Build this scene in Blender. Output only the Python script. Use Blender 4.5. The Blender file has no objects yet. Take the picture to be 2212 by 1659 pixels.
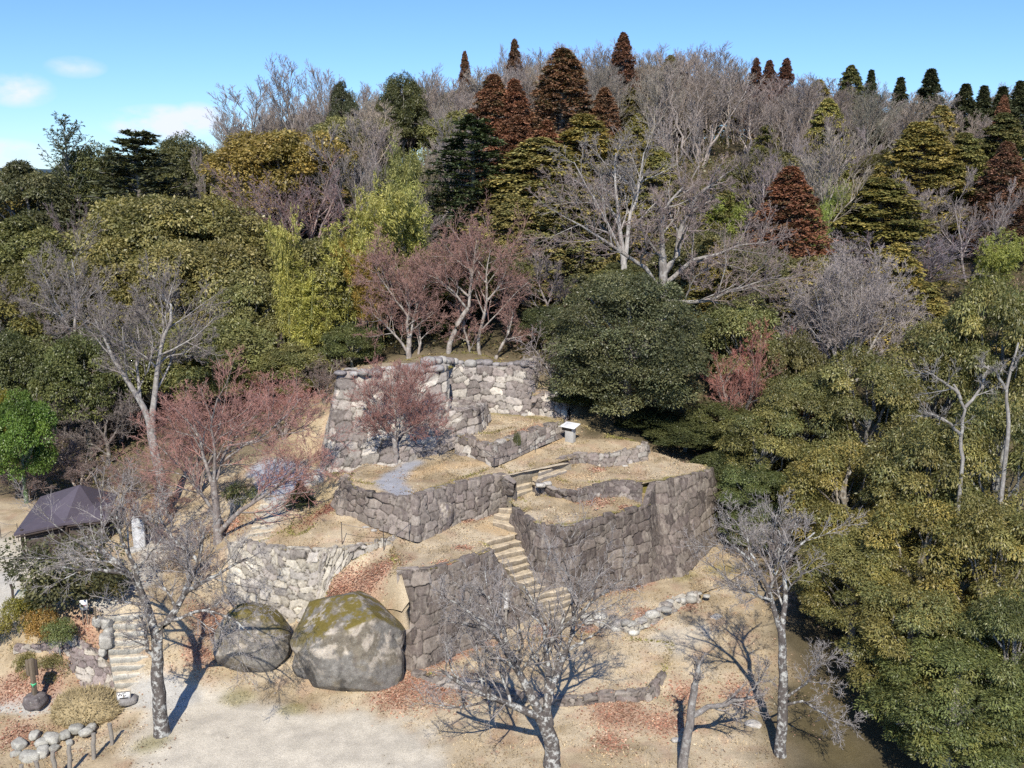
import bpy, bmesh, math, random
import numpy as np
from mathutils import Vector, Matrix
from mathutils.geometry import delaunay_2d_cdt

S = bpy.context.scene
COL = S.collection
R = math.radians

# ------------------------------------------------------------------ camera, sky, sun, exposure
CAMZ, PITCH, FPX = 23.0, R(12.0), 2124.0
cam_d = bpy.data.cameras.new('camera')
cam_d.sensor_width = 36.0
cam_d.lens = 36.0 * FPX / 2212.0
cam_d.clip_start, cam_d.clip_end = 0.5, 12000.0
cam = bpy.data.objects.new('camera', cam_d)
COL.objects.link(cam)
cam.location = (0, 0, CAMZ)
cam.rotation_euler = (R(90) - PITCH, 0, 0)
S.camera = cam

SUN_EL, SUN_AZ = R(43.0), R(183.0)       # the sun stands behind the photographer
world = bpy.data.worlds.new('World')
S.world = world
world.use_nodes = True
wn, wl = world.node_tree.nodes, world.node_tree.links
for n in list(wn):
    wn.remove(n)
w_out = wn.new('ShaderNodeOutputWorld')
w_bg = wn.new('ShaderNodeBackground')
w_sky = wn.new('ShaderNodeTexSky')
w_sky.sky_type = 'NISHITA'
w_sky.sun_disc = False
w_sky.sun_elevation = SUN_EL
w_sky.sun_rotation = SUN_AZ
w_sky.altitude = 400
w_sky.air_density = 1.0
w_sky.dust_density = 0.0
w_sky.ozone_density = 2.2
w_bg.inputs['Strength'].default_value = 0.135
wl.new(w_bg.outputs[0], w_out.inputs[0])

sun_d = bpy.data.lights.new('sun', 'SUN')
sun_d.energy = 4.6
sun_d.angle = R(0.5)
sun_d.color = (1.0, 0.935, 0.83)
sun = bpy.data.objects.new('sun', sun_d)
COL.objects.link(sun)
sun.location = (0, -60, 90)
sun.rotation_euler = (R(90) - SUN_EL, 0, R(-3.0))

S.view_settings.view_transform = 'Standard'
S.view_settings.look = 'None'
S.view_settings.gamma = 1.0
S.view_settings.use_curve_mapping = False
S.view_settings.exposure = 0.34
S.cycles.max_bounces = 5
S.cycles.diffuse_bounces = 3
S.cycles.glossy_bounces = 2
S.cycles.transmission_bounces = 3
S.cycles.use_denoising = False

# a few clouds, part of the sky: ellipses of azimuth and elevation with ragged noise edges
def wmath(op, a, b=None, clamp=False):
    n = wn.new('ShaderNodeMath')
    n.operation = op
    n.use_clamp = clamp
    for i, v in enumerate((a, b)):
        if v is None:
            continue
        if isinstance(v, (int, float)):
            n.inputs[i].default_value = v
        else:
            wl.new(v, n.inputs[i])
    return n.outputs[0]

w_tc = wn.new('ShaderNodeTexCoord')
w_sep = wn.new('ShaderNodeSeparateXYZ')
wl.new(w_tc.outputs['Generated'], w_sep.inputs[0])
w_az = wmath('ARCTAN2', w_sep.outputs[0], w_sep.outputs[1])
w_el = wmath('ARCSINE', w_sep.outputs[2])
w_no = wn.new('ShaderNodeTexNoise')
w_no.inputs['Scale'].default_value = 26.0
w_no.inputs['Detail'].default_value = 7.0
w_no.inputs['Roughness'].default_value = 0.55
w_map = wn.new('ShaderNodeMapping')
w_map.inputs['Scale'].default_value = (1, 1, 2.0)
wl.new(w_tc.outputs['Generated'], w_map.inputs[0])
wl.new(w_map.outputs[0], w_no.inputs[0])
cloud = None
for (ca, ce, wa, we, amp) in ((-19.0, 2.7, 3.2, 1.05, 1.0), (-17.2, 2.9, 1.6, 1.0, 1.0), (-25.8, 4.2, 1.9, .95, .75), (-23.0, 5.4, 1.6, .6, .45),
                              (-27.0, 1.0, 2.6, 0.9, 1.0), (-45, 6, 6, 2.0, .8), (46, 6, 6, 1.8, .7)):
    da = wmath('DIVIDE', wmath('SUBTRACT', w_az, R(ca)), R(wa))
    de = wmath('DIVIDE', wmath('SUBTRACT', w_el, R(ce)), R(we))
    q = wmath('SUBTRACT', 1.0, wmath('ADD', wmath('MULTIPLY', da, da), wmath('MULTIPLY', de, de)))
    q = wmath('MULTIPLY', wmath('MAXIMUM', q, 0.0), amp)
    cloud = q if cloud is None else wmath('MAXIMUM', cloud, q)
w_cn = wmath('MULTIPLY', wmath('SUBTRACT', w_no.outputs[0], 0.30), 3.0, True)
w_cl = wmath('MULTIPLY', wmath('MULTIPLY', cloud, w_cn), 1.5, True)
w_tint = wn.new('ShaderNodeMix')
w_tint.data_type = 'RGBA'
w_tint.blend_type = 'MULTIPLY'
w_tint.inputs[0].default_value = 1.0
wl.new(w_sky.outputs[0], w_tint.inputs[6])
w_tint.inputs[7].default_value = (0.44, 0.62, 0.92, 1)
w_mix = wn.new('ShaderNodeMix')
w_mix.data_type = 'RGBA'
wl.new(w_cl, w_mix.inputs[0])
wl.new(w_tint.outputs[2], w_mix.inputs[6])
w_mix.inputs[7].default_value = (5.2, 5.6, 6.6, 1)
wl.new(w_mix.outputs[2], w_bg.inputs[0])

# ------------------------------------------------------------------ helpers
SP, CP = math.sin(PITCH), math.cos(PITCH)

def P(px, py, z):
    """point of height z seen at pixel (px, py) of a 2212 x 1659 picture"""
    u, v = px - 1106.0, py - 829.5
    dy, dz = FPX * CP - v * SP, -FPX * SP - v * CP
    t = (z - CAMZ) / dz
    return np.array((u * t, dy * t, z))

def PY(px, py, Y):
    u, v = px - 1106.0, py - 829.5
    dy, dz = FPX * CP - v * SP, -FPX * SP - v * CP
    t = Y / dy
    return np.array((u * t, Y, CAMZ + dz * t))

def to_px(p):
    x, y, z = p[0], p[1], p[2] - CAMZ
    d = y * CP - z * SP
    return 1106 + FPX * x / d, 829.5 + FPX * (-z * CP - y * SP) / d

def W(pts):
    return np.array([P(*p) for p in pts])

def hash3(i, j, k, seed):
    n = (i.astype(np.int64) * 374761393 + j.astype(np.int64) * 668265263 + k.astype(np.int64) * 2147483647 + seed * 974634541) & 0xffffffff
    n = ((n ^ (n >> 13)) * 1274126177) & 0xffffffff
    n = (n ^ (n >> 16)) & 0xffffffff
    n = (n * 2246822519) & 0xffffffff
    return ((n ^ (n >> 15)) & 0xffffff) / float(0xffffff)

def vnoise(p, scale=1.0, seed=0, octaves=1):
    p = np.asarray(p, float) * scale
    out, amp, tot = 0.0, 1.0, 0.0
    for o in range(octaves):
        q = np.floor(p)
        f = p - q
        f = f * f * (3 - 2 * f)
        i, j, k = (q[:, a].astype(np.int64) for a in range(3))
        r = 0.0
        for a in (0, 1):
            for b in (0, 1):
                for c in (0, 1):
                    w = (f[:, 0] if a else 1 - f[:, 0]) * (f[:, 1] if b else 1 - f[:, 1]) * (f[:, 2] if c else 1 - f[:, 2])
                    r = r + w * hash3(i + a, j + b, k + c, seed + o * 17)
        out = out + amp * r
        tot += amp
        amp *= 0.5
        p = p * 2.03 + 11.3
    return out / tot

def sstep(a, b, x):
    t = np.clip((x - a) / (b - a), 0, 1)
    return t * t * (3 - 2 * t)

class MB:
    """collects vertices, faces and vertex colours, then links ONE mesh object"""
    def __init__(self):
        self.v, self.f, self.c, self.n = [], [], [], 0
    def add(self, v, f, c=None):
        v = np.asarray(v, float).reshape(-1, 3)
        f = np.asarray(f, np.int64)
        self.v.append(v)
        self.f.append(f + self.n)
        c = np.asarray((1, 1, 1) if c is None else c, float)
        if c.ndim == 1:
            c = np.tile(c, (len(v), 1))
        self.c.append(c)
        self.n += len(v)
        return self
    def mesh(self, name, mat, smooth=False):
        me = bpy.data.meshes.new(name)
        v = np.concatenate(self.v)
        me.vertices.add(len(v))
        me.vertices.foreach_set('co', v.astype(np.float32).ravel())
        idx = np.concatenate([f.ravel() for f in self.f])
        sizes = np.concatenate([np.full(len(f), f.shape[1], np.int32) for f in self.f])
        me.loops.add(len(idx))
        me.loops.foreach_set('vertex_index', idx.astype(np.int32))
        me.polygons.add(len(sizes))
        st = np.zeros(len(sizes), np.int32)
        st[1:] = np.cumsum(sizes)[:-1]
        me.polygons.foreach_set('loop_start', st)
        me.polygons.foreach_set('loop_total', sizes)
        me.update(calc_edges=True)
        a = me.color_attributes.new('Col', 'FLOAT_COLOR', 'POINT')
        c = np.ones((len(v), 4), np.float32)
        c[:, :3] = np.concatenate(self.c)
        a.data.foreach_set('color', c.ravel())
        if smooth:
            me.polygons.foreach_set('use_smooth', np.ones(len(sizes), bool))
        me.materials.append(mat)
        me.validate()
        return me
    def build(self, name, mat, parent=None, smooth=False):
        return link(name, self.mesh(name, mat, smooth), parent)

def link(name, data, parent=None):
    o = bpy.data.objects.new(name, data)
    COL.objects.link(o)
    if parent is not None:
        o.parent = parent
    return o

def tag(o, label=None, cat=None, group=None, kind=None):
    if label: o['label'] = label
    if cat: o['category'] = cat
    if group: o['group'] = group
    if kind: o['kind'] = kind
    return o

def empty(name, loc=(0, 0, 0), rz=0.0, label=None, cat=None, group=None):
    o = link(name, None)
    o.location = tuple(float(c) for c in loc)
    o.rotation_euler = (0, 0, rz)
    o.empty_display_size = 0.3
    return tag(o, label, cat, group)

BOXF = np.array([(0, 3, 2, 1), (4, 5, 6, 7), (0, 1, 5, 4), (1, 2, 6, 5), (2, 3, 7, 6), (3, 0, 4, 7)])

def box(mb, lo, hi, col=None, rz=0.0, at=(0, 0, 0), tilt=0.0):
    (x0, y0, z0), (x1, y1, z1) = lo, hi
    v = np.array([(x0, y0, z0), (x1, y0, z0), (x1, y1, z0), (x0, y1, z0), (x0, y0, z1), (x1, y0, z1), (x1, y1, z1), (x0, y1, z1)], float)
    if tilt:
        c, s = math.cos(tilt), math.sin(tilt)
        v = np.stack([v[:, 0], v[:, 1] * c - v[:, 2] * s, v[:, 1] * s + v[:, 2] * c], 1)
    c, s = math.cos(rz), math.sin(rz)
    v = np.stack([v[:, 0] * c - v[:, 1] * s, v[:, 0] * s + v[:, 1] * c, v[:, 2]], 1) + np.array(at, float)
    mb.add(v, BOXF, col)

def bevelled(o, w=0.02, seg=2):
    m = o.modifiers.new('bevel', 'BEVEL')
    m.width, m.segments, m.limit_method = w, seg, 'ANGLE'
    return o

def ico(sub):
    bm = bmesh.new()
    bmesh.ops.create_icosphere(bm, subdivisions=sub, radius=1.0)
    v = np.array([x.co[:] for x in bm.verts])
    f = np.array([[y.index for y in x.verts] for x in bm.faces])
    bm.free()
    return v, f
ICO = {k: ico(k) for k in (1, 2, 3, 4, 5, 6)}

def lump(mb, at, size, seed, col, sub=2, rz=0.0, boxy=0.45, rough=0.16):
    """an irregular stone: a squared-off ball, dented by noise"""
    v, f = ICO[sub]
    m = np.max(np.abs(v), axis=1, keepdims=True)
    v = v * (1 - boxy) + (v / m) * boxy * 0.85
    v = v * (1 + rough * 2 * (vnoise(v + seed * 3.7, 1.3, seed, 2) - 0.5))[:, None]
    v = v * np.asarray(size, float) * 0.5
    c, s = math.cos(rz), math.sin(rz)
    v = np.stack([v[:, 0] * c - v[:, 1] * s, v[:, 0] * s + v[:, 1] * c, v[:, 2]], 1)
    mb.add(v + np.asarray(at, float), f, col)

def tubes(mb, pts, rad, ns, col):
    """pts (N,K,3), rad (N,K): N joined tubes"""
    N, K, _ = pts.shape
    T = np.empty_like(pts)
    T[:, 1:-1] = pts[:, 2:] - pts[:, :-2]
    T[:, 0] = pts[:, 1] - pts[:, 0]
    T[:, -1] = pts[:, -1] - pts[:, -2]
    T /= np.linalg.norm(T, axis=2, keepdims=True) + 1e-9
    ref = np.where(np.abs(T[..., 2:3]) < 0.9, np.array((0, 0, 1.0)), np.array((1.0, 0, 0)))
    A = np.cross(T, ref)
    A /= np.linalg.norm(A, axis=2, keepdims=True) + 1e-9
    B = np.cross(T, A)
    th = np.arange(ns) * 2 * math.pi / ns
    ring = A[:, :, None, :] * np.cos(th)[None, None, :, None] + B[:, :, None, :] * np.sin(th)[None, None, :, None]
    v = pts[:, :, None, :] + ring * rad[:, :, None, None]
    base = (np.arange(N) * K * ns)[:, None, None]
    k = (np.arange(K - 1) * ns)[None, :, None]
    a = np.arange(ns)[None, None, :]
    b = (a + 1) % ns
    f = np.stack([base + k + a, base + k + b, base + k + ns + b, base + k + ns + a], -1).reshape(-1, 4)
    col = np.asarray(col, float)
    if col.ndim == 2 and len(col) == N:
        col = np.repeat(col, K * ns, axis=0)
    mb.add(v.reshape(-1, 3), f, col)

# ------------------------------------------------------------------ materials
def material(name):
    m = bpy.data.materials.new(name)
    m.use_nodes = True
    nt = m.node_tree
    for n in list(nt.nodes):
        nt.nodes.remove(n)
    out = nt.nodes.new('ShaderNodeOutputMaterial')
    b = nt.nodes.new('ShaderNodeBsdfPrincipled')
    nt.links.new(b.outputs[0], out.inputs[0])
    return m, nt, b, out

def mixc(nt, fac, a, b, mode='MIX'):
    n = nt.nodes.new('ShaderNodeMix')
    n.data_type = 'RGBA'
    n.blend_type = mode
    for i, v in ((0, fac), (6, a), (7, b)):
        if isinstance(v, (int, float)):
            n.inputs[i].default_value = v
        elif isinstance(v, tuple):
            n.inputs[i].default_value = v if len(v) == 4 else v + (1,)
        else:
            nt.links.new(v, n.inputs[i])
    return n.outputs[2]

def noise(nt, scale, detail=3.0, rough=0.55, coord=None, stretch=None):
    n = nt.nodes.new('ShaderNodeTexNoise')
    n.inputs['Scale'].default_value = scale
    n.inputs['Detail'].default_value = detail
    n.inputs['Roughness'].default_value = rough
    tc = nt.nodes.new('ShaderNodeNewGeometry').outputs['Position'] if coord is None else coord
    if stretch:
        mp = nt.nodes.new('ShaderNodeMapping')
        mp.inputs['Scale'].default_value = stretch
        nt.links.new(tc, mp.inputs[0])
        tc = mp.outputs[0]
    nt.links.new(tc, n.inputs['Vector'])
    return n.outputs[0]

def ramp(nt, x, stops):
    n = nt.nodes.new('ShaderNodeValToRGB')
    el = n.color_ramp.elements
    while len(el) < len(stops):
        el.new(0.5)
    for e, (p, c) in zip(el, stops):
        e.position = p
        e.color = (c, c, c, 1) if isinstance(c, (int, float)) else tuple(c) + (1,)
    nt.links.new(x, n.inputs[0])
    return n.outputs[0]

def attr(nt):
    n = nt.nodes.new('ShaderNodeAttribute')
    n.attribute_name = 'Col'
    return n.outputs['Color']

def bump(nt, b, h, strength, dist):
    n = nt.nodes.new('ShaderNodeBump')
    n.inputs['Strength'].default_value = strength
    n.inputs['Distance'].default_value = dist
    nt.links.new(h, n.inputs['Height'])
    nt.links.new(n.outputs[0], b.inputs['Normal'])

def plain(name, col, rough=0.7, var=0.25, scale=14.0, metal=0.0, stretch=None):
    m, nt, b, _ = material(name)
    f = ramp(nt, noise(nt, scale, 5, 0.6, stretch=stretch), ((0.25, 1 - var), (0.75, 1 + var)))
    nt.links.new(mixc(nt, 1.0, col + (1,), f, 'MULTIPLY'), b.inputs['Base Color'])
    b.inputs['Roughness'].default_value = rough
    b.inputs['Metallic'].default_value = metal
    return m

def stone_material(name, lichen=0.35, streak=0.0, moss=0.0):
    m, nt, b, _ = material(name)
    c = attr(nt)
    f1 = ramp(nt, noise(nt, 3.5, 6, 0.65), ((0.28, 0.62), (0.5, 1.0), (0.74, 1.35)))
    c = mixc(nt, 1.0, c, f1, 'MULTIPLY')
    f2 = ramp(nt, noise(nt, 26, 4, 0.7), ((0.3, 0.7), (0.7, 1.3)))
    c = mixc(nt, 1.0, c, f2, 'MULTIPLY')
    if streak:
        s = ramp(nt, noise(nt, 5.5, 5, 0.65, stretch=(1, 1, 0.16)), ((0.50, 0.0), (0.66, streak)))
        c = mixc(nt, s, c, (0.40, 0.355, 0.29, 1))
    l = ramp(nt, noise(nt, 7.5, 6, 0.72), ((0.56, 0.0), (0.68, lichen)))
    c = mixc(nt, l, c, (0.50, 0.49, 0.43, 1))
    d = ramp(nt, noise(nt, 5.1, 6, 0.7, stretch=(1, 1, .6)), ((0.55, 0.0), (0.72, 0.55)))
    c = mixc(nt, d, c, (0.115, 0.085, 0.085, 1))
    if moss:
        geo = nt.nodes.new('ShaderNodeNewGeometry')
        sp = nt.nodes.new('ShaderNodeSeparateXYZ')
        nt.links.new(geo.outputs['Normal'], sp.inputs[0])
        up = ramp(nt, sp.outputs[2], ((0.30, 0.0), (0.75, 1.0)))
        mo = ramp(nt, noise(nt, 1.4, 7, 0.72), ((0.43, 0.0), (0.52, moss)))
        k = nt.nodes.new('ShaderNodeMath')
        k.operation = 'MULTIPLY'
        nt.links.new(up, k.inputs[0])
        nt.links.new(mo, k.inputs[1])
        mc = mixc(nt, noise(nt, 9, 4), (0.10, 0.085, 0.02, 1), (0.21, 0.16, 0.04, 1))
        c = mixc(nt, k.outputs[0], c, mc)
    nt.links.new(c, b.inputs['Base Color'])
    b.inputs['Roughness'].default_value = 0.9
    b.inputs['Specular IOR Level'].default_value = 0.25
    bump(nt, b, noise(nt, 15, 6, 0.7), 0.7, 0.05)
    return m

def ground_material(name):
    m, nt, b, _ = material(name)
    c = attr(nt)
    f1 = ramp(nt, noise(nt, 1.3, 6, 0.65), ((0.3, 0.82), (0.7, 1.16)))
    c = mixc(nt, 1.0, c, f1, 'MULTIPLY')
    f2 = ramp(nt, noise(nt, 18, 5, 0.75), ((0.28, 0.62), (0.5, 1.0), (0.72, 1.3)))
    c = mixc(nt, 1.0, c, f2, 'MULTIPLY')
    sp = ramp(nt, noise(nt, 41, 2, 0.5), ((0.66, 0.0), (0.72, 0.35)))
    c = mixc(nt, sp, c, (0.55, 0.45, 0.32, 1))
    nt.links.new(c, b.inputs['Base Color'])
    b.inputs['Roughness'].default_value = 0.95
    b.inputs['Specular IOR Level'].default_value = 0.15
    bump(nt, b, noise(nt, 22, 5, 0.75), 0.6, 0.06)
    return m

def leaf_material(name, trans=0.25, rough=0.45, spec=0.4):
    m, nt, b, out = material(name)
    oi = nt.nodes.new('ShaderNodeObjectInfo')
    c = mixc(nt, 1.0, attr(nt), oi.outputs['Color'], 'MULTIPLY')
    f = ramp(nt, noise(nt, 0.55, 3, 0.6), ((0.3, 0.72), (0.7, 1.28)))
    c = mixc(nt, 1.0, c, f, 'MULTIPLY')
    nt.links.new(c, b.inputs['Base Color'])
    b.inputs['Roughness'].default_value = rough
    b.inputs['Specular IOR Level'].default_value = spec
    if trans:
        t = nt.nodes.new('ShaderNodeBsdfTranslucent')
        nt.links.new(mixc(nt, 1.0, c, (1.15, 1.2, 0.6, 1), 'MULTIPLY'), t.inputs[0])
        x = nt.nodes.new('ShaderNodeMixShader')
        x.inputs[0].default_value = trans
        nt.links.new(b.outputs[0], x.inputs[1])
        nt.links.new(t.outputs[0], x.inputs[2])
        nt.links.new(x.outputs[0], out.inputs[0])
    return m

def bark_material(name, lichen=0.4):
    m, nt, b, _ = material(name)
    oi = nt.nodes.new('ShaderNodeObjectInfo')
    c = mixc(nt, 1.0, attr(nt), oi.outputs['Color'], 'MULTIPLY')
    co = nt.nodes.new('ShaderNodeTexCoord').outputs['Object']
    f = ramp(nt, noise(nt, 6, 5, 0.65, co, (1, 1, .35)), ((0.3, 0.55), (0.7, 1.35)))
    c = mixc(nt, 1.0, c, f, 'MULTIPLY')
    l = ramp(nt, noise(nt, 4.3, 5, 0.7, co), ((0.5, 0.0), (0.6, lichen)))
    c = mixc(nt, l, c, (0.52, 0.52, 0.48, 1))
    nt.links.new(c, b.inputs['Base Color'])
    b.inputs['Roughness'].default_value = 0.9
    b.inputs['Specular IOR Level'].default_value = 0.2
    bump(nt, b, noise(nt, 18, 4, 0.7, co, (1, 1, .4)), 0.6, 0.03)
    return m

M_STONE = stone_material('grey_granite', 0.45, 0.0)
M_DARK = stone_material('dark_streaked_stone', 0.14, 0.42)
M_PALE = stone_material('pale_fieldstone', 0.5)
M_BOULDER = stone_material('mossy_boulder', 0.45, 0.0, 1.0)
M_GROUND = ground_material('dry_ground')
M_LEAF = leaf_material('evergreen_leaf', 0.28, 0.42, 0.45)
M_NEEDLE = leaf_material('conifer_needle', 0.12, 0.6, 0.25)
M_BAMBOO = leaf_material('bamboo_leaf', 0.35, 0.5, 0.3)
M_LITTER = leaf_material('fallen_leaf', 0.0, 0.9, 0.1)
M_BARK = bark_material('bark', 0.45)
M_TWIG = bark_material('twig_bark', 0.12)
M_CHERRY = bark_material('lichened_cherry_bark', 0.85)
M_WOOD = plain('weathered_wood', (0.16, 0.125, 0.085), 0.85, 0.35, 9, stretch=(6, 6, 1))
M_STAKE = plain('grey_stake_wood', (0.25, 0.225, 0.19), 0.9, 0.35, 10, stretch=(5, 5, 1))
M_ROOF = plain('brown_metal_roof', (0.098, 0.082, 0.098), 0.55, 0.10, 3)
M_DARKWOOD = plain('dark_timber', (0.055, 0.04, 0.032), 0.8, 0.3, 8)
M_WHITE = plain('white_board', (0.78, 0.78, 0.77), 0.5, 0.04, 6)
M_CONC = plain('concrete', (0.42, 0.41, 0.38), 0.85, 0.15, 12)
M_BLACK = plain('black_paint', (0.02, 0.02, 0.022), 0.6, 0.1, 8)
M_RED = plain('red_paint', (0.45, 0.03, 0.05), 0.6, 0.1, 8)
M_TAPE = plain('green_tape', (0.10, 0.55, 0.25), 0.5, 0.1, 9)
M_ROPE = plain('grey_rope', (0.22, 0.19, 0.165), 0.9, 0.2, 30)
M_STEEL = plain('dark_steel', (0.05, 0.045, 0.045), 0.5, 0.2, 20)

# ------------------------------------------------------------------ terrain
CTRL = [P(*p) for p in (
    (1190, 1645, 0), (350, 1590, -.05), (700, 1575, 0), (500, 1600, 0), (1000, 1655, 0), (1480, 1655, 0), (1685, 1635, 0),
    (600, 1500, .15), (430, 1500, .15), (760, 1520, .1), (1000, 1520, .05), (1100, 1545, .05), (1290, 1545, .05), (1440, 1530, .1), (1620, 1520, .2),
    (1440, 1440, .7), (1300, 1420, .75), (1180, 1420, .6), (1050, 1430, .45), (1240, 1350, .95), (1400, 1400, .9), (1600, 1400, .9),
    (1700, 1330, 1.2), (1450, 1250, 1.55), (1580, 1160, 2.0), (1650, 1230, 1.6), (1240, 1300, 1.0), (1300, 1290, 1.15), (1560, 1250, 1.5),
    (1160, 1340, .95), (1010, 1395, .45),
    (290, 1500, .1), (265, 1322, 2.75), (240, 1420, .9), (330, 1330, 2.6), (330, 1420, 1.3), (420, 1400, 1.2), (430, 1330, 2.0),
    (150, 1490, .1), (70, 1525, -.05), (0, 1525, -.1), (60, 1640, -.7), (200, 1640, -.35), (0, 1600, -.6), (-150, 1560, -.7), (-150, 1400, .8),
    (0, 1430, .7), (20, 1350, 1.7), (110, 1345, 2.2), (183, 1338, 2.5), (-60, 1280, 2.5),
    (20, 1180, 2.8), (100, 1280, 2.75), (140, 1200, 2.85), (300, 1200, 3.0), (260, 1270, 2.8), (-150, 1180, 2.8), (400, 1200, 3.2), (440, 1290, 2.3),
    (500, 1320, 1.6), (560, 1165, 4.2), (530, 1185, 4.1), (600, 1100, 4.95), (600, 1020, 5.6), (690, 1015, 5.7), (520, 1050, 5.2), (470, 1170, 3.8),
    (480, 1000, 5.4), (400, 1080, 4.0), (340, 1110, 3.6), (200, 1020, 3.2), (0, 1040, 3.0), (-150, 1040, 3.0), (680, 980, 5.9))] + \
    [np.array(p, float) for p in (
    (-3, 47, 1.6), (2, 50, 1.5), (-7, 47, 2.8), (-5, 51, 4.0), (4, 53, 2.4), (0, 55, 5.0), (8, 54, 2.8), (-3, 58, 6.4), (3, 58, 6.4),
    (0, 66, 10.2), (-6, 64, 10.4), (5, 66, 9.4), (10, 62, 6.6), (7, 59, 6.4), (13, 58, 4.2), (16, 54, 2.2), (-11, 62, 8.4), (-13, 57, 6.0),
    (20, 47, .3), (18, 40, -.6), (24, 38, -2.5), (34, 38, -5), (30, 50, -.5), (40, 55, .5), (22, 60, 4.6), (30, 70, 7.5), (45, 70, 7.0), (15, 34, -.7), (26, 30, -4),
    (-17, 70, 7.2), (-25, 66, 4.6), (-34, 70, 4.0), (-45, 70, 4.0), (-34, 60, 3.2), (-50, 55, 3.0), (-30, 42, -.3), (-25, 36, -1.0), (0, 28, -.6), (12, 28, -.8), (-12, 30, -.8),
    (-60, 90, 8.5), (-40, 85, 8.0), (-25, 85, 9.5), (-10, 85, 13.0), (5, 85, 13.5), (25, 85, 12), (50, 90, 13), (75, 95, 14),
    (-70, 115, 13), (-45, 110, 14.5), (-20, 112, 18.5), (5, 115, 20), (30, 115, 20), (60, 118, 19.5), (90, 120, 19),
    (-80, 140, 12), (-50, 140, 13), (-25, 140, 21), (0, 145, 26), (30, 148, 28), (60, 148, 26), (95, 150, 24),
    (-80, 175, 9), (-30, 175, 17), (20, 178, 26), (60, 178, 24), (100, 178, 21))]
CTRL = np.array(CTRL)

class TPS:
    def __init__(self, pts, reg=0.4):
        self.xy, z = pts[:, :2], pts[:, 2]
        n = len(pts)
        A = np.zeros((n + 3, n + 3))
        A[:n, :n] = self.k(self.xy, self.xy) + np.eye(n) * reg
        A[:n, n] = 1
        A[:n, n + 1:] = self.xy
        A[n:, :n] = A[:n, n:].T
        self.w = np.linalg.solve(A, np.concatenate([z, np.zeros(3)]))
    def k(self, a, b):
        d = ((a[:, None, :] - b[None]) ** 2).sum(-1)
        return 0.5 * d * np.log(d + 1e-9)
    def __call__(self, xy):
        n = len(self.xy)
        out = np.empty(len(xy))
        for i in range(0, len(xy), 20000):
            q = xy[i:i + 20000]
            out[i:i + 20000] = self.k(q, self.xy) @ self.w[:n] + self.w[n] + q @ self.w[n + 1:]
        return out

TERR = TPS(CTRL)

def inside(poly, q):
    x, y = q[:, 0], q[:, 1]
    res = np.zeros(len(q), bool)
    for (x0, y0), (x1, y1) in zip(poly, np.roll(poly, -1, 0)):
        c = ((y0 > y) != (y1 > y)) & (x < (x1 - x0) * (y - y0) / (y1 - y0 + 1e-12) + x0)
        res ^= c
    return res

# the castle mound was cut level inside its walls: (footprint, highest ground under it)
CUTS = [([P(880, 980, 6.8)[:2], P(985, 985, 6.9)[:2], P(1067, 1000, 6.9)[:2], P(1225, 930, 7.2)[:2], P(1240, 900, 7.3)[:2], (4.2, 62.6), (1.5, 63.9), (-4.0, 64.4), (-7, 60.5)], 6.6),
        ([P(700, 1010, 6)[:2], P(980, 985, 6.8)[:2], (-4.0, 60.5), (-9.5, 58.6)], 6.0)]

def terrain(xy):
    xy = np.asarray(xy, float).reshape(-1, 2)
    q = np.stack([np.clip(xy[:, 0], -85, 105), np.clip(xy[:, 1], 27, 180)], 1)
    z = TERR(q)
    for poly, zc in CUTS:
        k = inside(np.array(poly), xy)
        z[k] = np.minimum(z[k], zc)
    d = np.linalg.norm(xy - q, axis=1)
    z = z - np.minimum(d * 0.12, 40)
    p3 = np.column_stack([xy, np.zeros(len(xy))])
    far = sstep(60, 80, xy[:, 1])
    return z + (vnoise(p3, 0.9, 3, 3) - .5) * 0.22 + (vnoise(p3, 0.12, 9, 2) - .5) * 1.6 * far

def tz(x, y):
    return float(terrain([(x, y)])[0])

# ---- colour of the ground: dry grass, worn sand, paths, drifts of fallen leaves
C_GRASS, C_TAN, C_SAND = np.array((.44, .35, .225)), np.array((.54, .445, .305)), np.array((.57, .515, .41))
C_LEAF, C_EARTH, C_MOSS, C_GRAVEL = np.array((.40, .25, .175)), np.array((.52, .38, .22)), np.array((.23, .20, .055)), np.array((.36, .365, .385))
C_FOREST_AND_SHADE, C_SLAB = np.array((.085, .07, .04)), np.array((.46, .44, .39))
SPOTS = []       # (points, radius, colour, strength, softness)

def spot(pts, r, col, k=1.0, soft=0.6):
    SPOTS.append((np.array([P(*p)[:2] for p in pts]), r, col, k, soft))

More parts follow.
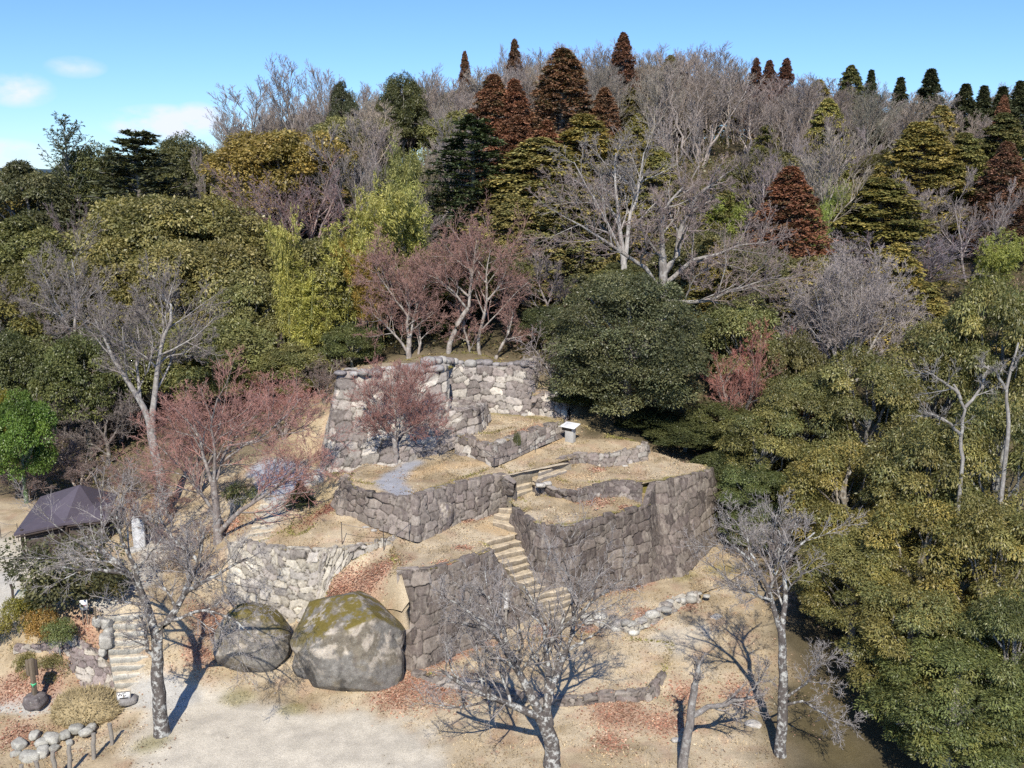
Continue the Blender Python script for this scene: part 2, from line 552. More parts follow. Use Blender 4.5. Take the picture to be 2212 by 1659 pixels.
def paint(p, base_spots=True, only=None):
    xy = p[:, :2]
    p3 = np.column_stack([xy, np.zeros(len(xy))])
    n1, n2, n3 = vnoise(p3, 0.45, 21, 3), vnoise(p3, 1.6, 33, 3), vnoise(p3, 0.9, 57, 4)
    c = C_GRASS + (C_TAN - C_GRASS) * sstep(.35, .65, n1)[:, None]
    c = c + (np.array((.26, .195, .11)) - c) * (sstep(.5, .72, n3) * .55)[:, None]
    c = c + (C_LEAF - c) * (sstep(.56, .7, n2) * .35)[:, None]
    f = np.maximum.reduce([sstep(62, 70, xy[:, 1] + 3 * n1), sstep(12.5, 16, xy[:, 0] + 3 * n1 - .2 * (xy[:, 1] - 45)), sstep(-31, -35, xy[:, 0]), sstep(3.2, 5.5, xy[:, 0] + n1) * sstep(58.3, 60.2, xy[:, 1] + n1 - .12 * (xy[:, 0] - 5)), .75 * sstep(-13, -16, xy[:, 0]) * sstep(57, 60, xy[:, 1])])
    c = c + (C_FOREST_AND_SHADE * (0.7 + .8 * n2)[:, None] - c) * f[:, None]  # forest floor; beside the camphor this paints its shade into the ground
    for q, r, col, k, soft in SPOTS:
        if len(q) == 1:
            d = np.linalg.norm(xy - q[0], axis=1)
        else:
            d = np.full(len(xy), 1e9)
            for a, b in zip(q[:-1], q[1:]):
                ab = b - a
                t = np.clip(((xy - a) @ ab) / (ab @ ab + 1e-9), 0, 1)
                d = np.minimum(d, np.linalg.norm(xy - a - t[:, None] * ab, axis=1))
        w = 1 - sstep(r * (1 - soft), r * (1 + soft * .6), d + (n3 - .5) * min(r, 1.6) * 1.3 + (n2 - .5) * .5)
        c = c + (col - c) * (w * k)[:, None]
    return np.clip(c, .01, .8)

# plaza and paths
spot([(430, 1570, 0), (560, 1600, 0), (800, 1640, 0)], 3.0, C_SAND, 1.0, .35)
spot([(420, 1640, 0), (620, 1680, 0), (800, 1690, 0)], 2.6, C_SAND, 1.0, .4)
spot([(400, 1525, 0.05), (480, 1530, 0.05)], 1.1, C_SAND, 1.0, .4)
spot([(290, 1500, .1), (390, 1515, .05), (330, 1500, .05)], .7, C_SLAB, 1.0)
spot([(-60, 1530, -.1), (70, 1522, -.05), (150, 1508, 0), (250, 1490, .1)], .5, C_SLAB, 1.0, .3)
spot([(-100, 1180, 2.8), (10, 1190, 2.8), (60, 1230, 2.8)], 2.4, C_SAND, 1.0)
spot([(0, 1260, 2.7), (30, 1300, 2.4)], 1.0, C_SLAB, .9)
spot([(240, 1300, 2.75), (300, 1270, 2.8), (330, 1190, 3.0)], 1.1, C_SLAB, .9)
spot([(545, 1175, 4.2), (570, 1130, 4.6), (600, 1080, 5.1)], .95, C_SLAB, .95)
spot([(610, 1045, 5.4), (590, 1012, 5.6)], 1.7, np.array((.40, .41, .44)), 1.0, .35)
spot([(1350, 1380, .8), (1330, 1470, .4), (1200, 1420, .5)], 1.2, C_TAN, .7)
spot([(1440, 1390, .9), (1500, 1370, 1.0)], 1.0, C_SAND, .5)
# drifts of leaves
for q in (((880, 1480, .2), 1.1), ((950, 1495, .1), 1.2), ((850, 1510, .1), .9), ((1330, 1540, .05), 1.1), ((1480, 1510, .1), .8), ((1440, 1560, .05), .9), ((1320, 1600, 0), .7),
          ((1270, 1360, .9), .6), ((1390, 1345, 1.0), .7), ((1480, 1310, 1.2), .6), ((100, 1490, .1), 1.0), ((180, 1500, .1), .7), ((30, 1500, 0), .9), ((40, 1590, -.5), .8),
          ((170, 1355, 2.3), .8), ((215, 1380, 2.0), .7), ((450, 1330, 2.0), 1.0), ((430, 1400, 1.3), .7), ((1600, 1500, .3), .8), ((500, 1140, 4.2), .8), ((1180, 1360, .9), .5)):
    spot([q[0]], q[1], C_LEAF, .85)
spot([(920, 1445, .3), (1000, 1412, .45), (1060, 1390, .6)], .4, C_LEAF, .9)
spot([(1300, 1287, 1.2), (1400, 1258, 1.5)], .35, C_LEAF, .8)
for q in (((330, 1600, 0), .7), ((520, 1505, .1), .8), ((1480, 1240, 1.7), .9), ((1560, 1230, 1.6), .9), ((640, 1530, .05), .6)):
    spot([q[0]], q[1], C_MOSS, .6)
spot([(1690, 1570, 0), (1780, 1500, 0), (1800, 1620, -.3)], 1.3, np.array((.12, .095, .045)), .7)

def axis(*spec):
    out = []
    for a, b, s in spec:
        out.extend(np.arange(a, b, s))
    return np.array(out + [spec[-1][1]])

gx = axis((-3000, -400, 400), (-400, -100, 50), (-100, -44, 4), (-44, -30, .6), (-30, 14, .2), (14, 30, .5), (30, 100, 3), (100, 400, 50), (400, 3000, 400))
gy = axis((-600, 0, 100), (0, 30, 5), (30, 34, .8), (34, 58, .2), (58, 72, .6), (72, 180, 2.5), (180, 400, 30), (400, 4000, 400))
GX, GY = np.meshgrid(gx, gy)
gp = np.stack([GX.ravel(), GY.ravel()], 1)
gz = terrain(gp)
nx, ny = len(gx), len(gy)
i = np.arange(nx * ny).reshape(ny, nx)
gf = np.stack([i[:-1, :-1], i[:-1, 1:], i[1:, 1:], i[1:, :-1]], -1).reshape(-1, 4)
gv = np.column_stack([gp, gz])
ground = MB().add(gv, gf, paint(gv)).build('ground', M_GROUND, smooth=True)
tag(ground, kind='structure')

# distant hills beyond the ridge on the left
mb = MB()
hx = np.linspace(-3500, 1500, 60)
hz = 25 + 30 * vnoise(np.column_stack([hx, hx * 0, hx * 0]), .0016, 5, 3)
hv = np.concatenate([np.column_stack([hx, np.full(60, 2600.), np.full(60, -60.)]), np.column_stack([hx, np.full(60, 3200.), hz]), np.column_stack([hx, np.full(60, 3900.), np.full(60, -60.)])])
k = np.arange(59)
mb.add(hv, np.concatenate([np.stack([k, k + 1, k + 61, k + 60], 1), np.stack([k + 60, k + 61, k + 121, k + 120], 1)]), (.05, .08, .10))  # bluish colour paints the haze of distance into the hills
tag(mb.build('distant_hills', M_GROUND), kind='structure')

# ------------------------------------------------------------------ terraces: earth platforms held by the walls
def patch(name, pts, extra=(), step=.22, skirt=3.0, bumpy=.10, mat=None, inset=.3):
    b = W(pts) if not isinstance(pts, np.ndarray) else pts
    ctrl = np.concatenate([b, W(extra)]) if len(extra) else b
    f = TPS(ctrl, 0.02)
    # densify the border
    bd = []
    for p, q in zip(b, np.roll(b, -1, 0)):
        n = max(1, int(np.linalg.norm((q - p)[:2]) / step))
        for j in range(n):
            bd.append(p + (q - p) * j / n)
    bd = np.array(bd)
    lo, hi = bd[:, :2].min(0), bd[:, :2].max(0)
    g = np.stack(np.meshgrid(np.arange(lo[0], hi[0], step), np.arange(lo[1], hi[1], step)), -1).reshape(-1, 2)
    rg = np.random.default_rng(7)
    g = g + rg.uniform(-.3, .3, g.shape) * step
    g = g[inside(bd[:, :2], g)]
    if len(g):
        dmin = np.min(np.linalg.norm(g[:, None, :] - bd[None, :, :2], axis=2), axis=1)
        g = g[dmin > step * .5]
    allp = np.concatenate([bd[:, :2], g])
    nb = len(bd)
    res = delaunay_2d_cdt([Vector(p) for p in allp], [(j, (j + 1) % nb) for j in range(nb)], [list(range(nb))], 1, 1e-5)
    xy = np.array([v[:] for v in res[0]])
    z = f(xy)
    z += (vnoise(np.column_stack([xy, xy[:, :1] * 0]), 1.1, 5, 3) - .5) * bumpy * 2
    v = np.column_stack([xy, z])
    tri = np.array([t for t in res[2] if len(t) == 3])
    a, bb, c = v[tri[:, 0], :2], v[tri[:, 1], :2], v[tri[:, 2], :2]
    area = (bb[:, 0] - a[:, 0]) * (c[:, 1] - a[:, 1]) - (bb[:, 1] - a[:, 1]) * (c[:, 0] - a[:, 0])
    tri[area < 0] = tri[area < 0][:, ::-1]
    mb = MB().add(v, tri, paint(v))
    # skirt: the sides of the platform, going down into the ground behind the walls
    zb = f(bd[:, :2]) - .02
    tg = np.roll(bd[:, :2], -2, 0) - np.roll(bd[:, :2], 2, 0)
    tg /= np.linalg.norm(tg, axis=1, keepdims=True) + 1e-9
    sgn = np.sign(np.sum(bd[:, 0] * np.roll(bd[:, 1], -1) - bd[:, 1] * np.roll(bd[:, 0], -1)))
    inn = bd[:, :2] + np.stack([-tg[:, 1], tg[:, 0]], 1) * sgn * inset
    sv = np.concatenate([np.column_stack([bd[:, :2], zb]), np.column_stack([inn, zb - .22]), np.column_stack([inn, zb - skirt])])
    j = np.arange(nb)
    for h in (0, nb):
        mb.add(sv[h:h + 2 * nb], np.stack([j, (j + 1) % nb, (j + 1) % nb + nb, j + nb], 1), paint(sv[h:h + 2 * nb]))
    o = mb.build(name, mat or M_GROUND, smooth=True)
    tag(o, kind='structure')
    SURF.append((bd[:, :2].copy(), f))
    return o

SURF = []
ZL1, ZT2, ZT3, ZM, ZN = 4.72, 5.55, 6.2, 6.65, 7.75
# colour of the terraces
spot([(1090, 1150, 4.5), (1050, 1140, 4.5)], .55, C_EARTH, .8)
spot([(1000, 1130, 4.6), (1060, 1112, 4.6)], .3, C_LEAF, .85)
for q in (((800, 1240, 4.0), .9), ((740, 1270, 3.3), 1.0), ((790, 1290, 3.0), 1.0), ((720, 1300, 2.8), .9), ((830, 1270, 3.3), .7)):
    spot([q[0]], q[1], C_LEAF, .9)
spot([(650, 1130, 4.9), (690, 1110, 4.95), (720, 1105, 5.0)], .6, np.array((.19, .075, .06)), .85)
for q in (((1000, 1180, 4.7), .4), ((960, 1215, 4.75), .35), ((1290, 1090, 5.55), .7), ((1250, 1088, 5.55), .4), ((1350, 1100, 5.5), .3), ((1290, 1010, 6.4), .4)):
    spot([q[0]], q[1], C_LEAF, .5)
spot([(1200, 1075, 5.55), (1250, 1090, 5.55)], .7, C_EARTH, .35)
spot([(880, 1030, ZM), (960, 1010, ZM), (1060, 1005, ZM), (1140, 985, ZM), (1230, 955, ZM)], .55, C_EARTH, .8)
spot([(860, 1065, ZM), (840, 1045, ZM), (850, 1025, ZM), (890, 1005, ZM)], .75, C_GRAVEL, 1.0, .5)
spot([(1110, 975, ZM), (1170, 955, ZM)], .35, C_LEAF, .6)
spot([(1260, 1030, ZT3), (1200, 1040, ZT3)], .6, C_EARTH, .5)
for a in (((925, 1230, 4.72), (1000, 1208, 4.72), (1060, 1188, 4.7)), ((1150, 1128, ZT2), (1220, 1136, ZT2), (1300, 1117, ZT2), (1395, 1092, ZT2)),
          ((1330, 1042, ZT3), (1430, 1038, ZT3), (1525, 1017, ZT3)), ((905, 1068, ZM), (965, 1046, ZM), (1060, 1028, ZM))):
    spot(list(a), .17, C_MOSS, .95, .5)
spot([(1060, 893, ZN), (1140, 900, ZN), (1200, 912, ZN)], .35, C_MOSS, .5)
spot([(620, 1150, 4.7), (700, 1060, 5.6), (735, 1030, 6.2)], .8, np.array((.40, .31, .17)), .8)

patch('terrace_ground', [(858, 1232, ZL1), (929, 1232, ZL1), (996, 1212, ZL1), (1064, 1188, ZL1), (1058, 1180, 4.6), (1043, 1172, 4.42), (1075, 1160, 4.40), (1115, 1154, 4.45),
                         (1150, 1135, 4.5), (1110, 1100, 4.6), (1075, 1080, 4.6), (1040, 1090, 4.75), (900, 1130, 5.02), (850, 1110, 5.25), (740, 1075, 5.55), (700, 1092, 5.2), (640, 1130, 4.75),
                         (560, 1170, 4.45), (512, 1183, 4.4), (537, 1178, 4.45), (600, 1187, 4.5), (650, 1192, 4.55), (697, 1194, 4.6), (742, 1188, 4.62), (842, 1172, 4.68)])
patch('leaf_slope', [(842, 1170, 4.68), (757, 1214, 4.15), (719, 1249, 3.6), (694, 1308, 2.7), (720, 1330, 2.5), (800, 1325, 2.6), (868, 1324, 3.0), (884, 1300, 3.55), (873, 1262, 4.25), (866, 1239, 4.6)],
      [(800, 1260, 3.75), (760, 1280, 3.1), (850, 1210, 4.6), (845, 1270, 3.9)], skirt=2.2, inset=.02)
patch('terrace_ground', [(1146, 1127, ZT2), (1168, 1134, ZT2), (1218, 1139, ZT2), (1245, 1135, ZT2), (1300, 1119, ZT2), (1360, 1102, ZT2), (1403, 1090, ZT2), (1400, 1068, ZT2), (1345, 1052, ZT2+.25), (1240, 1060, ZT2+.25),
                         (1165, 1050, ZT2), (1105, 1066, ZT2), (1104, 1085, ZT2 - .05)])
patch('terrace_ground', [(1150, 1047, ZT3 - .05), (1200, 1056, ZT3 - .03), (1240, 1064, ZT3), (1275, 1052, ZT3), (1318, 1041, ZT3), (1385, 1045, ZT3), (1432, 1038, ZT3), (1500, 1025, ZT3), (1533, 1015, ZT3),
                         (1528, 1006, ZT3), (1480, 1000, ZT3), (1440, 985, ZT3+.05), (1400, 975, ZT3+.1), (1300, 970, ZT3+.15), (1220, 985, ZT3+.22), (1150, 1015, ZT3+.15)], skirt=4)
patch('terrace_ground', [(750, 1039, ZM), (765, 1058, ZM), (802, 1068, ZM), (868, 1074, ZM), (902, 1071, ZM), (932, 1060, ZM), (980, 1046, ZM), (1042, 1033, ZM), (1083, 1026, ZM),
                         (1162, 1012, ZM), (1214, 998, ZM + .08), (1250, 983, ZM + .13), (1315, 985, ZM + .15), (1352, 977, ZM + .17), (1392, 966, ZM + .2), (1380, 955, ZM + .3), (1320, 940, ZM + .5), (1240, 925, ZM + .6), (1180, 920, ZM + .6),
                         (1060, 960, ZM + .4), (980, 960, ZM + .38), (900, 970, ZM+.2), (840, 985, ZM+.1), (790, 1000, ZM), (760, 1020, ZM)], skirt=4)
patch('terrace_ground', [(998, 946, ZN), (1022, 955, ZN), (1044, 963, ZN), (1067, 962, ZN), (1094, 953, ZN), (1138, 938, ZN), (1167, 928, ZN), (1217, 914, ZN), (1212, 895, ZN), (1130, 872, ZN), (1036, 866, ZN), (960, 880, ZN), (930, 920, ZN)], skirt=3)
patch('grass_bank', [(738, 1095, 5.4), (690, 1128, 4.9), (640, 1165, 4.5), (622, 1150, 4.5), (640, 1110, 4.85), (665, 1060, 5.4), (690, 1030, 5.8), (720, 1020, 6.3), (760, 1020, 6.8), (752, 1042, 6.75)],
      [(690, 1085, 5.25), (720, 1055, 5.9)], skirt=2)

# ------------------------------------------------------------------ dry stone walls
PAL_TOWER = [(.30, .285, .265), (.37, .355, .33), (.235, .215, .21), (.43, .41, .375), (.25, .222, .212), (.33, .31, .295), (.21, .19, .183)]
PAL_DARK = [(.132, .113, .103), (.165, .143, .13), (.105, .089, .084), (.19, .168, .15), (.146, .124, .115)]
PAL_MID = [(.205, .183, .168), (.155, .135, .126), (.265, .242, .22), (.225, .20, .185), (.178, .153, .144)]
PAL_PALE = [(.40, .385, .34), (.33, .315, .28), (.47, .45, .39), (.28, .26, .24), (.37, .35, .30)]

def resample(p, s, t):
    return np.stack([np.interp(t, s, p[:, a]) for a in range(3)], 1)

def wall_mesh(mb, top, base, cell=(.72, .46), groove=.09, pal=PAL_MID, seed=1, cap=.5, ragged=.10, res=.05, below=.35, curve=0.0, joint=(.04, .034, .03), pn=3.2):
    top, base = np.asarray(top, float), np.asarray(base, float)
    rg = np.random.default_rng(seed)
    L = np.concatenate([[0], np.cumsum((np.linalg.norm(np.diff(top, axis=0), axis=1) + np.linalg.norm(np.diff(base, axis=0), axis=1)) / 2)])
    nc = max(8, int(L[-1] / res))
    s = np.linspace(0, L[-1], nc)
    T, B = resample(top, L, s), resample(base, L, s)
    Hc = np.linalg.norm(T - B, axis=1)
    B2 = B + (B - T) / Hc[:, None] * below
    H = Hc + below
    nr = max(6, int(H.max() / res))
    ncap = max(2, int(cap / res))
    v = np.linspace(0, 1, nr)
    D = T - B2
    pos = B2[None] + D[None] * v[:, None, None]
    if curve:
        hor = D.copy()
        hor[:, 2] = 0
        pos -= hor[None] * (curve * np.sin(np.pi * v))[:, None, None] * -1
    ds = np.gradient(T, axis=0) + np.gradient(B2, axis=0)
    n = np.cross(ds, D)
    n /= np.linalg.norm(n, axis=1, keepdims=True) + 1e-9
    for _ in range(int(.25 / res)):
        n[1:-1] = (n[:-2] + n[1:-1] * 2 + n[2:]) / 4
    n /= np.linalg.norm(n, axis=1, keepdims=True) + 1e-9
    hn = n.copy()
    hn[:, 2] = 0
    hn /= np.linalg.norm(hn, axis=1, keepdims=True) + 1e-9
    cd = np.arange(1, ncap + 1) * (cap / ncap)
    cpos = T[None] - hn[None] * cd[:, None, None]
    pos = np.concatenate([pos, cpos])
    up = np.concatenate([v[:, None] * H[None], H[None] + cd[:, None]])       # running height over the face and onto the cap
    SS = np.broadcast_to(s[None], up.shape)
    nrm = np.concatenate([np.broadcast_to(n[None], (nr,) + n.shape), np.broadcast_to(np.array((0, 0, 1.0)), (ncap,) + n.shape)])
    nrm = nrm.copy()
    for j in range(-2, 2):
        nrm[nr + j] = n + np.array((0, 0, 1.0))
        nrm[nr + j] /= np.linalg.norm(nrm[nr + j], axis=1, keepdims=True)
    # seeds: uneven courses of uneven stones
    seeds, y = [], -.2
    while y < up.max() + cell[1]:
        ch = cell[1] * rg.uniform(.6, 1.5)
        x = -cell[0] * rg.uniform(0, 1)
        while x < L[-1] + cell[0]:
            cw = cell[0] * rg.uniform(.45, 1.8)
            seeds.append((x + cw / 2, y + ch / 2 + rg.uniform(-.18, .18) * ch, cw))
            if rg.random() < .38:
                seeds.append((x + cw + rg.uniform(-.1, .1), y + ch * rg.uniform(.8, 1.1), cell[0] * rg.uniform(-.45, .1)))
            x += cw
        y += ch
    seeds = np.array(seeds)
    q = np.stack([SS.ravel(), up.ravel()], 1)
    wob = np.stack([vnoise(np.column_stack([q * 1.9, q[:, :1] * 0 + seed]), 1, 3, 2), vnoise(np.column_stack([q * 1.9, q[:, :1] * 0 + seed + 50]), 1, 4, 2)], 1) - .5
    q2 = q + wob * np.array(cell) * .55
    d1, d2, ii = np.empty(len(q)), np.empty(len(q)), np.empty(len(q), int)
    for a in range(0, len(q), 4000):
        e = (np.abs((q2[a:a + 4000, None, 0] - seeds[None, :, 0]) / (seeds[None, :, 2] * .25 + cell[0] * .25)) ** pn + np.abs((q2[a:a + 4000, None, 1] - seeds[None, :, 1]) / (cell[1] * .5)) ** pn) ** (1 / pn)
        o = np.argpartition(e, 1, axis=1)[:, :2]
        r = np.arange(len(e))
        ea, eb = e[r, o[:, 0]], e[r, o[:, 1]]
        sw = ea > eb
        d1[a:a + 4000], d2[a:a + 4000] = np.where(sw, eb, ea), np.where(sw, ea, eb)
        ii[a:a + 4000] = np.where(sw, o[:, 1], o[:, 0])
    g = d2 - d1
    K = len(seeds)
    off = rg.normal(0, groove * .34, K)
    tx, ty = rg.normal(0, .09, K), rg.normal(0, .09, K)
    rel = q - seeds[ii][:, :2]
    disp = groove * (.75 * sstep(.03, .17, g) + .25 * sstep(.05, .6, g)) + off[ii] + tx[ii] * rel[:, 0] + ty[ii] * rel[:, 1]
    disp += (vnoise(np.column_stack([q * 5, q[:, :1] * 0 + seed]), 1, 8, 3) - .5) * groove * .6
    base_c = np.array(pal)[rg.integers(0, len(pal), K)] * rg.uniform(.74, 1.26, (K, 1)) * np.array((1.05, 1.0, .93))
    col = base_c[ii]
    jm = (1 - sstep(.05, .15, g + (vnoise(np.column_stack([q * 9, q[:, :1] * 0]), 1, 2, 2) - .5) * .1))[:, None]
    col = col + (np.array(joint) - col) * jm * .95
    shp = up.shape
    P3 = pos + nrm * disp.reshape(shp)[..., None]
    # ragged top: each top stone ends a little higher or lower
    rag = rg.normal(0, ragged, K)[ii].reshape(shp) * sstep(.72, 1.0, up / (H[None] + 1e-6))
    rag *= np.minimum(1.0, 1 - sstep(0, cap, up - H[None]) * .6)
    P3[..., 2] += rag
    nv = shp[0]
    idx = np.arange(nv * nc).reshape(nv, nc)
    f = np.stack([idx[:-1, :-1], idx[:-1, 1:], idx[1:, 1:], idx[1:, :-1]], -1).reshape(-1, 4)
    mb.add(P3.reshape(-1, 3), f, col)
    # back face so that the wall is a solid
    bk = np.concatenate([P3[-1], np.column_stack([P3[-1][:, :2], np.full(nc, B2[:, 2].min())])])
    j = np.arange(nc - 1)
    mb.add(bk, np.stack([j, j + 1, j + 1 + nc, j + nc], 1), np.array(pal[0]) * .8)

def wall(label, top, base, mat=M_STONE, name='stone_wall', **kw):
    mb = MB()
    T = np.array([P(*p) if len(p) == 3 else np.array(p[:3], float) for p in top])
    B = np.array([P(*p) if len(p) == 3 else np.array(p[:3], float) for p in base])
    extra = kw.pop('extra', None)
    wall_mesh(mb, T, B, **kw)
    if extra:
        extra(mb, T, B)
    return tag(mb.build(name, mat, smooth=True), label, 'stone wall')

def loose_row(mb, pts, z, size, seed, pal, n):
    rg = np.random.default_rng(seed)
    pts = np.array([P(*p) for p in pts])
    L = np.concatenate([[0], np.cumsum(np.linalg.norm(np.diff(pts, axis=0), axis=1))])
    for t in np.linspace(0, L[-1], n):
        p = resample(pts, L, np.array([t]))[0]
        w = size * rg.uniform(.6, 1.5)
        lump(mb, p + np.array((rg.normal(0, .1), rg.normal(0, .15), z + rg.uniform(-.05, .12))), (w * 1.25, w, w * rg.uniform(.45, .8)), int(rg.integers(1e6)), np.array(pal[rg.integers(len(pal))]) * rg.uniform(.85, 1.2), 2, rg.uniform(-.5, .5))

# the tower: tall pale wall with its left corner
def tower_extra(mb, T, B):
    loose_row(mb, [(740, 806, 11.45), (800, 806, 11.4), (860, 800, 11.4), (950, 797, 11.35)], .02, .5, 5, PAL_TOWER, 16)
TZ = 11.4
wall('tall pale stone tower wall with a sharp left corner, behind the red-twigged maple by its foot',
     [tuple(P(735, 807, TZ) + np.array((-.7, 3.2, -1.4))) + (1,), (735, 807, TZ), (800, 806, TZ), (880, 800, TZ), (962, 796, TZ - .1), (966, 790, TZ - .1)],
     [tuple(P(698, 1022, 5.75) + np.array((-.9, 5.0, .6))) + (1,), (698, 1022, 5.75), (765, 1018, 6.2), (850, 1010, 6.6), (966, 972, 6.95), (975, 955, 7.3)],
     pal=PAL_TOWER, cell=(.82, .56), groove=.10, seed=11, cap=1.2, extra=tower_extra)
def back_extra(mb, T, B):
    loose_row(mb, [(890, 796, 11.4), (925, 783, 11.6), (948, 776, 11.5), (985, 782, 11.0), (1040, 786, 10.8), (1080, 786, 10.8), (1150, 788, 10.85)], .0, .62, 9, PAL_TOWER, 22)
    loose_row(mb, [(900, 792, 11.3), (940, 784, 11.3), (985, 787, 10.8), (1040, 790, 10.7)], -.12, .6, 10, PAL_TOWER, 12)
wall('pale stone wall with a rubble-topped rim at the back of the grassy court, right of the tower',
     [(958, 795, 10.75), (985, 795, 10.7), (1042, 794, 10.65), (1100, 794, 10.65), (1150, 793, 10.7), tuple(P(1156, 793, 10.7) + np.array((.3, 3.5, 0))) + (1,)],
     [(962, 905, ZN), (995, 897, ZN), (1042, 890, ZN), (1100, 896, ZN), (1158, 902, ZN - .1), tuple(P(1162, 902, ZN - .1) + np.array((.5, 4.5, 0))) + (1,)],
     pal=PAL_TOWER, cell=(.70, .44), groove=.09, seed=23, cap=1.0, extra=back_extra)
wall('low stone bench wall standing between the tower wall and the small grassy court',
     [(880, 892, 9.0), (940, 891, 9.0), (1000, 891, 8.95), (1030, 891, 8.9), tuple(P(1034, 889, 8.9) + np.array((.35, 2.6, 0))) + (1,)],
     [(870, 985, 6.75), (940, 978, 6.95), (1000, 946, 7.6), (1034, 938, 7.7), tuple(P(1040, 938, 7.7) + np.array((.5, 3.0, 0))) + (1,)],
     pal=PAL_TOWER[2:] + PAL_MID, cell=(.6, .42), seed=31, cap=2.3, ragged=.05)
wall('short lower stone wall with a grassy ledge at the right end of the back wall',
     [(1148, 858, 9.05), (1185, 857, 9.0), (1222, 857, 8.95), tuple(P(1226, 857, 8.95) + np.array((.4, 3.0, 0))) + (1,)],
     [(1150, 900, ZN - .1), (1180, 905, ZN - .15), (1222, 920, ZN - .5), tuple(P(1230, 925, ZN - .6) + np.array((.6, 3.5, 0))) + (1,)],
     pal=PAL_TOWER, cell=(.66, .46), seed=37, cap=1.4)
patch('ledge_ground', [(1150, 855, 9.06), (1185, 855, 9.02), (1218, 855, 8.98), (1228, 838, 9.1), (1180, 836, 9.3), (1152, 840, 9.3)], skirt=1.0)
patch('tower_ground', np.array([P(745, 803, TZ), P(800, 803, TZ), P(880, 797, TZ), P(955, 793, TZ - .1), P(985, 792, 10.7), P(1042, 791, 10.62), P(1100, 791, 10.62), P(1148, 790, 10.65), (1.9, 66.5, 10.4), (-3, 67, 10.6), (-8, 65, 10.8), (-11, 62, 10.8)]), skirt=2.5)
wall('low curved stone wall edging the grassy court above the sandy landing',
     [(990, 940, ZN), (1005, 948, ZN), (1022, 955, ZN), (1044, 963, ZN), (1068, 962, ZN), (1094, 953, ZN), (1138, 938, ZN), (1168, 928, ZN), (1220, 914, ZN)],
     [(985, 975, 7.0), (1000, 980, 7.0), (1025, 984, 7.0), (1046, 992, 7.0), (1068, 998, 7.0), (1096, 986, 7.05), (1138, 968, 7.1), (1170, 955, 7.2), (1222, 932, 7.3)],
     pal=PAL_MID + PAL_TOWER[:2], cell=(.62, .42), seed=41, cap=.5, ragged=.06)
wall('waist-high stone wall below the gravel landing, with a flat slab leaning on it',
     [(741, 1030, ZM), (744, 1040, ZM), (764, 1060, ZM), (801, 1070, ZM), (868, 1076, ZM), (902, 1073, ZM), (932, 1062, ZM), (980, 1048, ZM), (1042, 1035, ZM), (1082, 1028, ZM), (1110, 1045, ZM)],
     [(722, 1080, 5.6), (734, 1098, 5.45), (757, 1106, 5.4), (799, 1120, 5.4), (850, 1138, 5.2), (900, 1159, 5.0), (942, 1145, 4.9), (985, 1128, 4.78), (1042, 1115, 4.72), (1082, 1095, 4.9), (1112, 1078, 5.4)],
     mat=M_DARK, pal=PAL_MID, cell=(.62, .50), seed=43, cap=.35, ragged=.05)
wall('low stone wall under the upper sandy terrace, ending at the dark camphor shade',
     [(1205, 998, ZM+.02), (1218, 993, ZM + .08), (1250, 982, ZM + .14), (1315, 985, ZM + .16), (1352, 977, ZM + .18), (1394, 966, ZM + .21), (1398, 956, ZM + .25)],
     [(1207, 1006, ZT3 + .25), (1222, 1001, ZT3+.25), (1255, 996, ZT3+.22), (1302, 1006, ZT3+.12), (1352, 1001, ZT3+.1), (1397, 990, ZT3+.12), (1402, 975, ZT3+.12)],
     mat=M_DARK, pal=PAL_MID + PAL_TOWER[:3], cell=(.6, .34), seed=47, cap=.3, ragged=.04)
wall('knee-high stone edging between the two grassy terraces above the big wall',
     [(1155, 1044, ZT3), (1167, 1047, ZT3), (1200, 1058, ZT3), (1240, 1066, ZT3), (1275, 1054, ZT3), (1318, 1043, ZT3), (1350, 1043, ZT3), (1386, 1046, ZT3)],
     [(1155, 1058, ZT2 + .4), (1168, 1058, ZT2 + .35), (1202, 1070, ZT2 + .28), (1243, 1082, ZT2+.24), (1277, 1078, ZT2+.2), (1318, 1071, ZT2+.2), (1350, 1075, ZT2 +.1), (1388, 1088, ZT2)],
     mat=M_DARK, pal=PAL_DARK + PAL_MID, cell=(.55, .40), seed=53, cap=.25, ragged=.03)
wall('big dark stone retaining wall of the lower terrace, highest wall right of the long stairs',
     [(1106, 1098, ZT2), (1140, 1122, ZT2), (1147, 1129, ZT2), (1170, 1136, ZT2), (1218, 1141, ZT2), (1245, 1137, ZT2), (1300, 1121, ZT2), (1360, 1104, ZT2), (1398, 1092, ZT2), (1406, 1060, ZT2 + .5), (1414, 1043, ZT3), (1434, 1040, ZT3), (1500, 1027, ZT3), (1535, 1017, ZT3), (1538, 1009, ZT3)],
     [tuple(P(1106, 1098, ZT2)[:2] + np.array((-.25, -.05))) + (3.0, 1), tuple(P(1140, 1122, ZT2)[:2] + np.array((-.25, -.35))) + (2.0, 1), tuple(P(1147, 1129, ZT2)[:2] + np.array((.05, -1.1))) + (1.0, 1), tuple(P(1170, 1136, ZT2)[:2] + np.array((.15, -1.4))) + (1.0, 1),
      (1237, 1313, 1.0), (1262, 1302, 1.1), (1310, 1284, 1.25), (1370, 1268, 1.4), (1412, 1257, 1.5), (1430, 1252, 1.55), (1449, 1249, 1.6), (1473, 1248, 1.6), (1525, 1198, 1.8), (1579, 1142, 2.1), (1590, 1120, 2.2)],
     mat=M_DARK, pal=PAL_DARK, cell=(.74, .50), groove=.06, seed=61, cap=.3, ragged=.04, curve=.10)
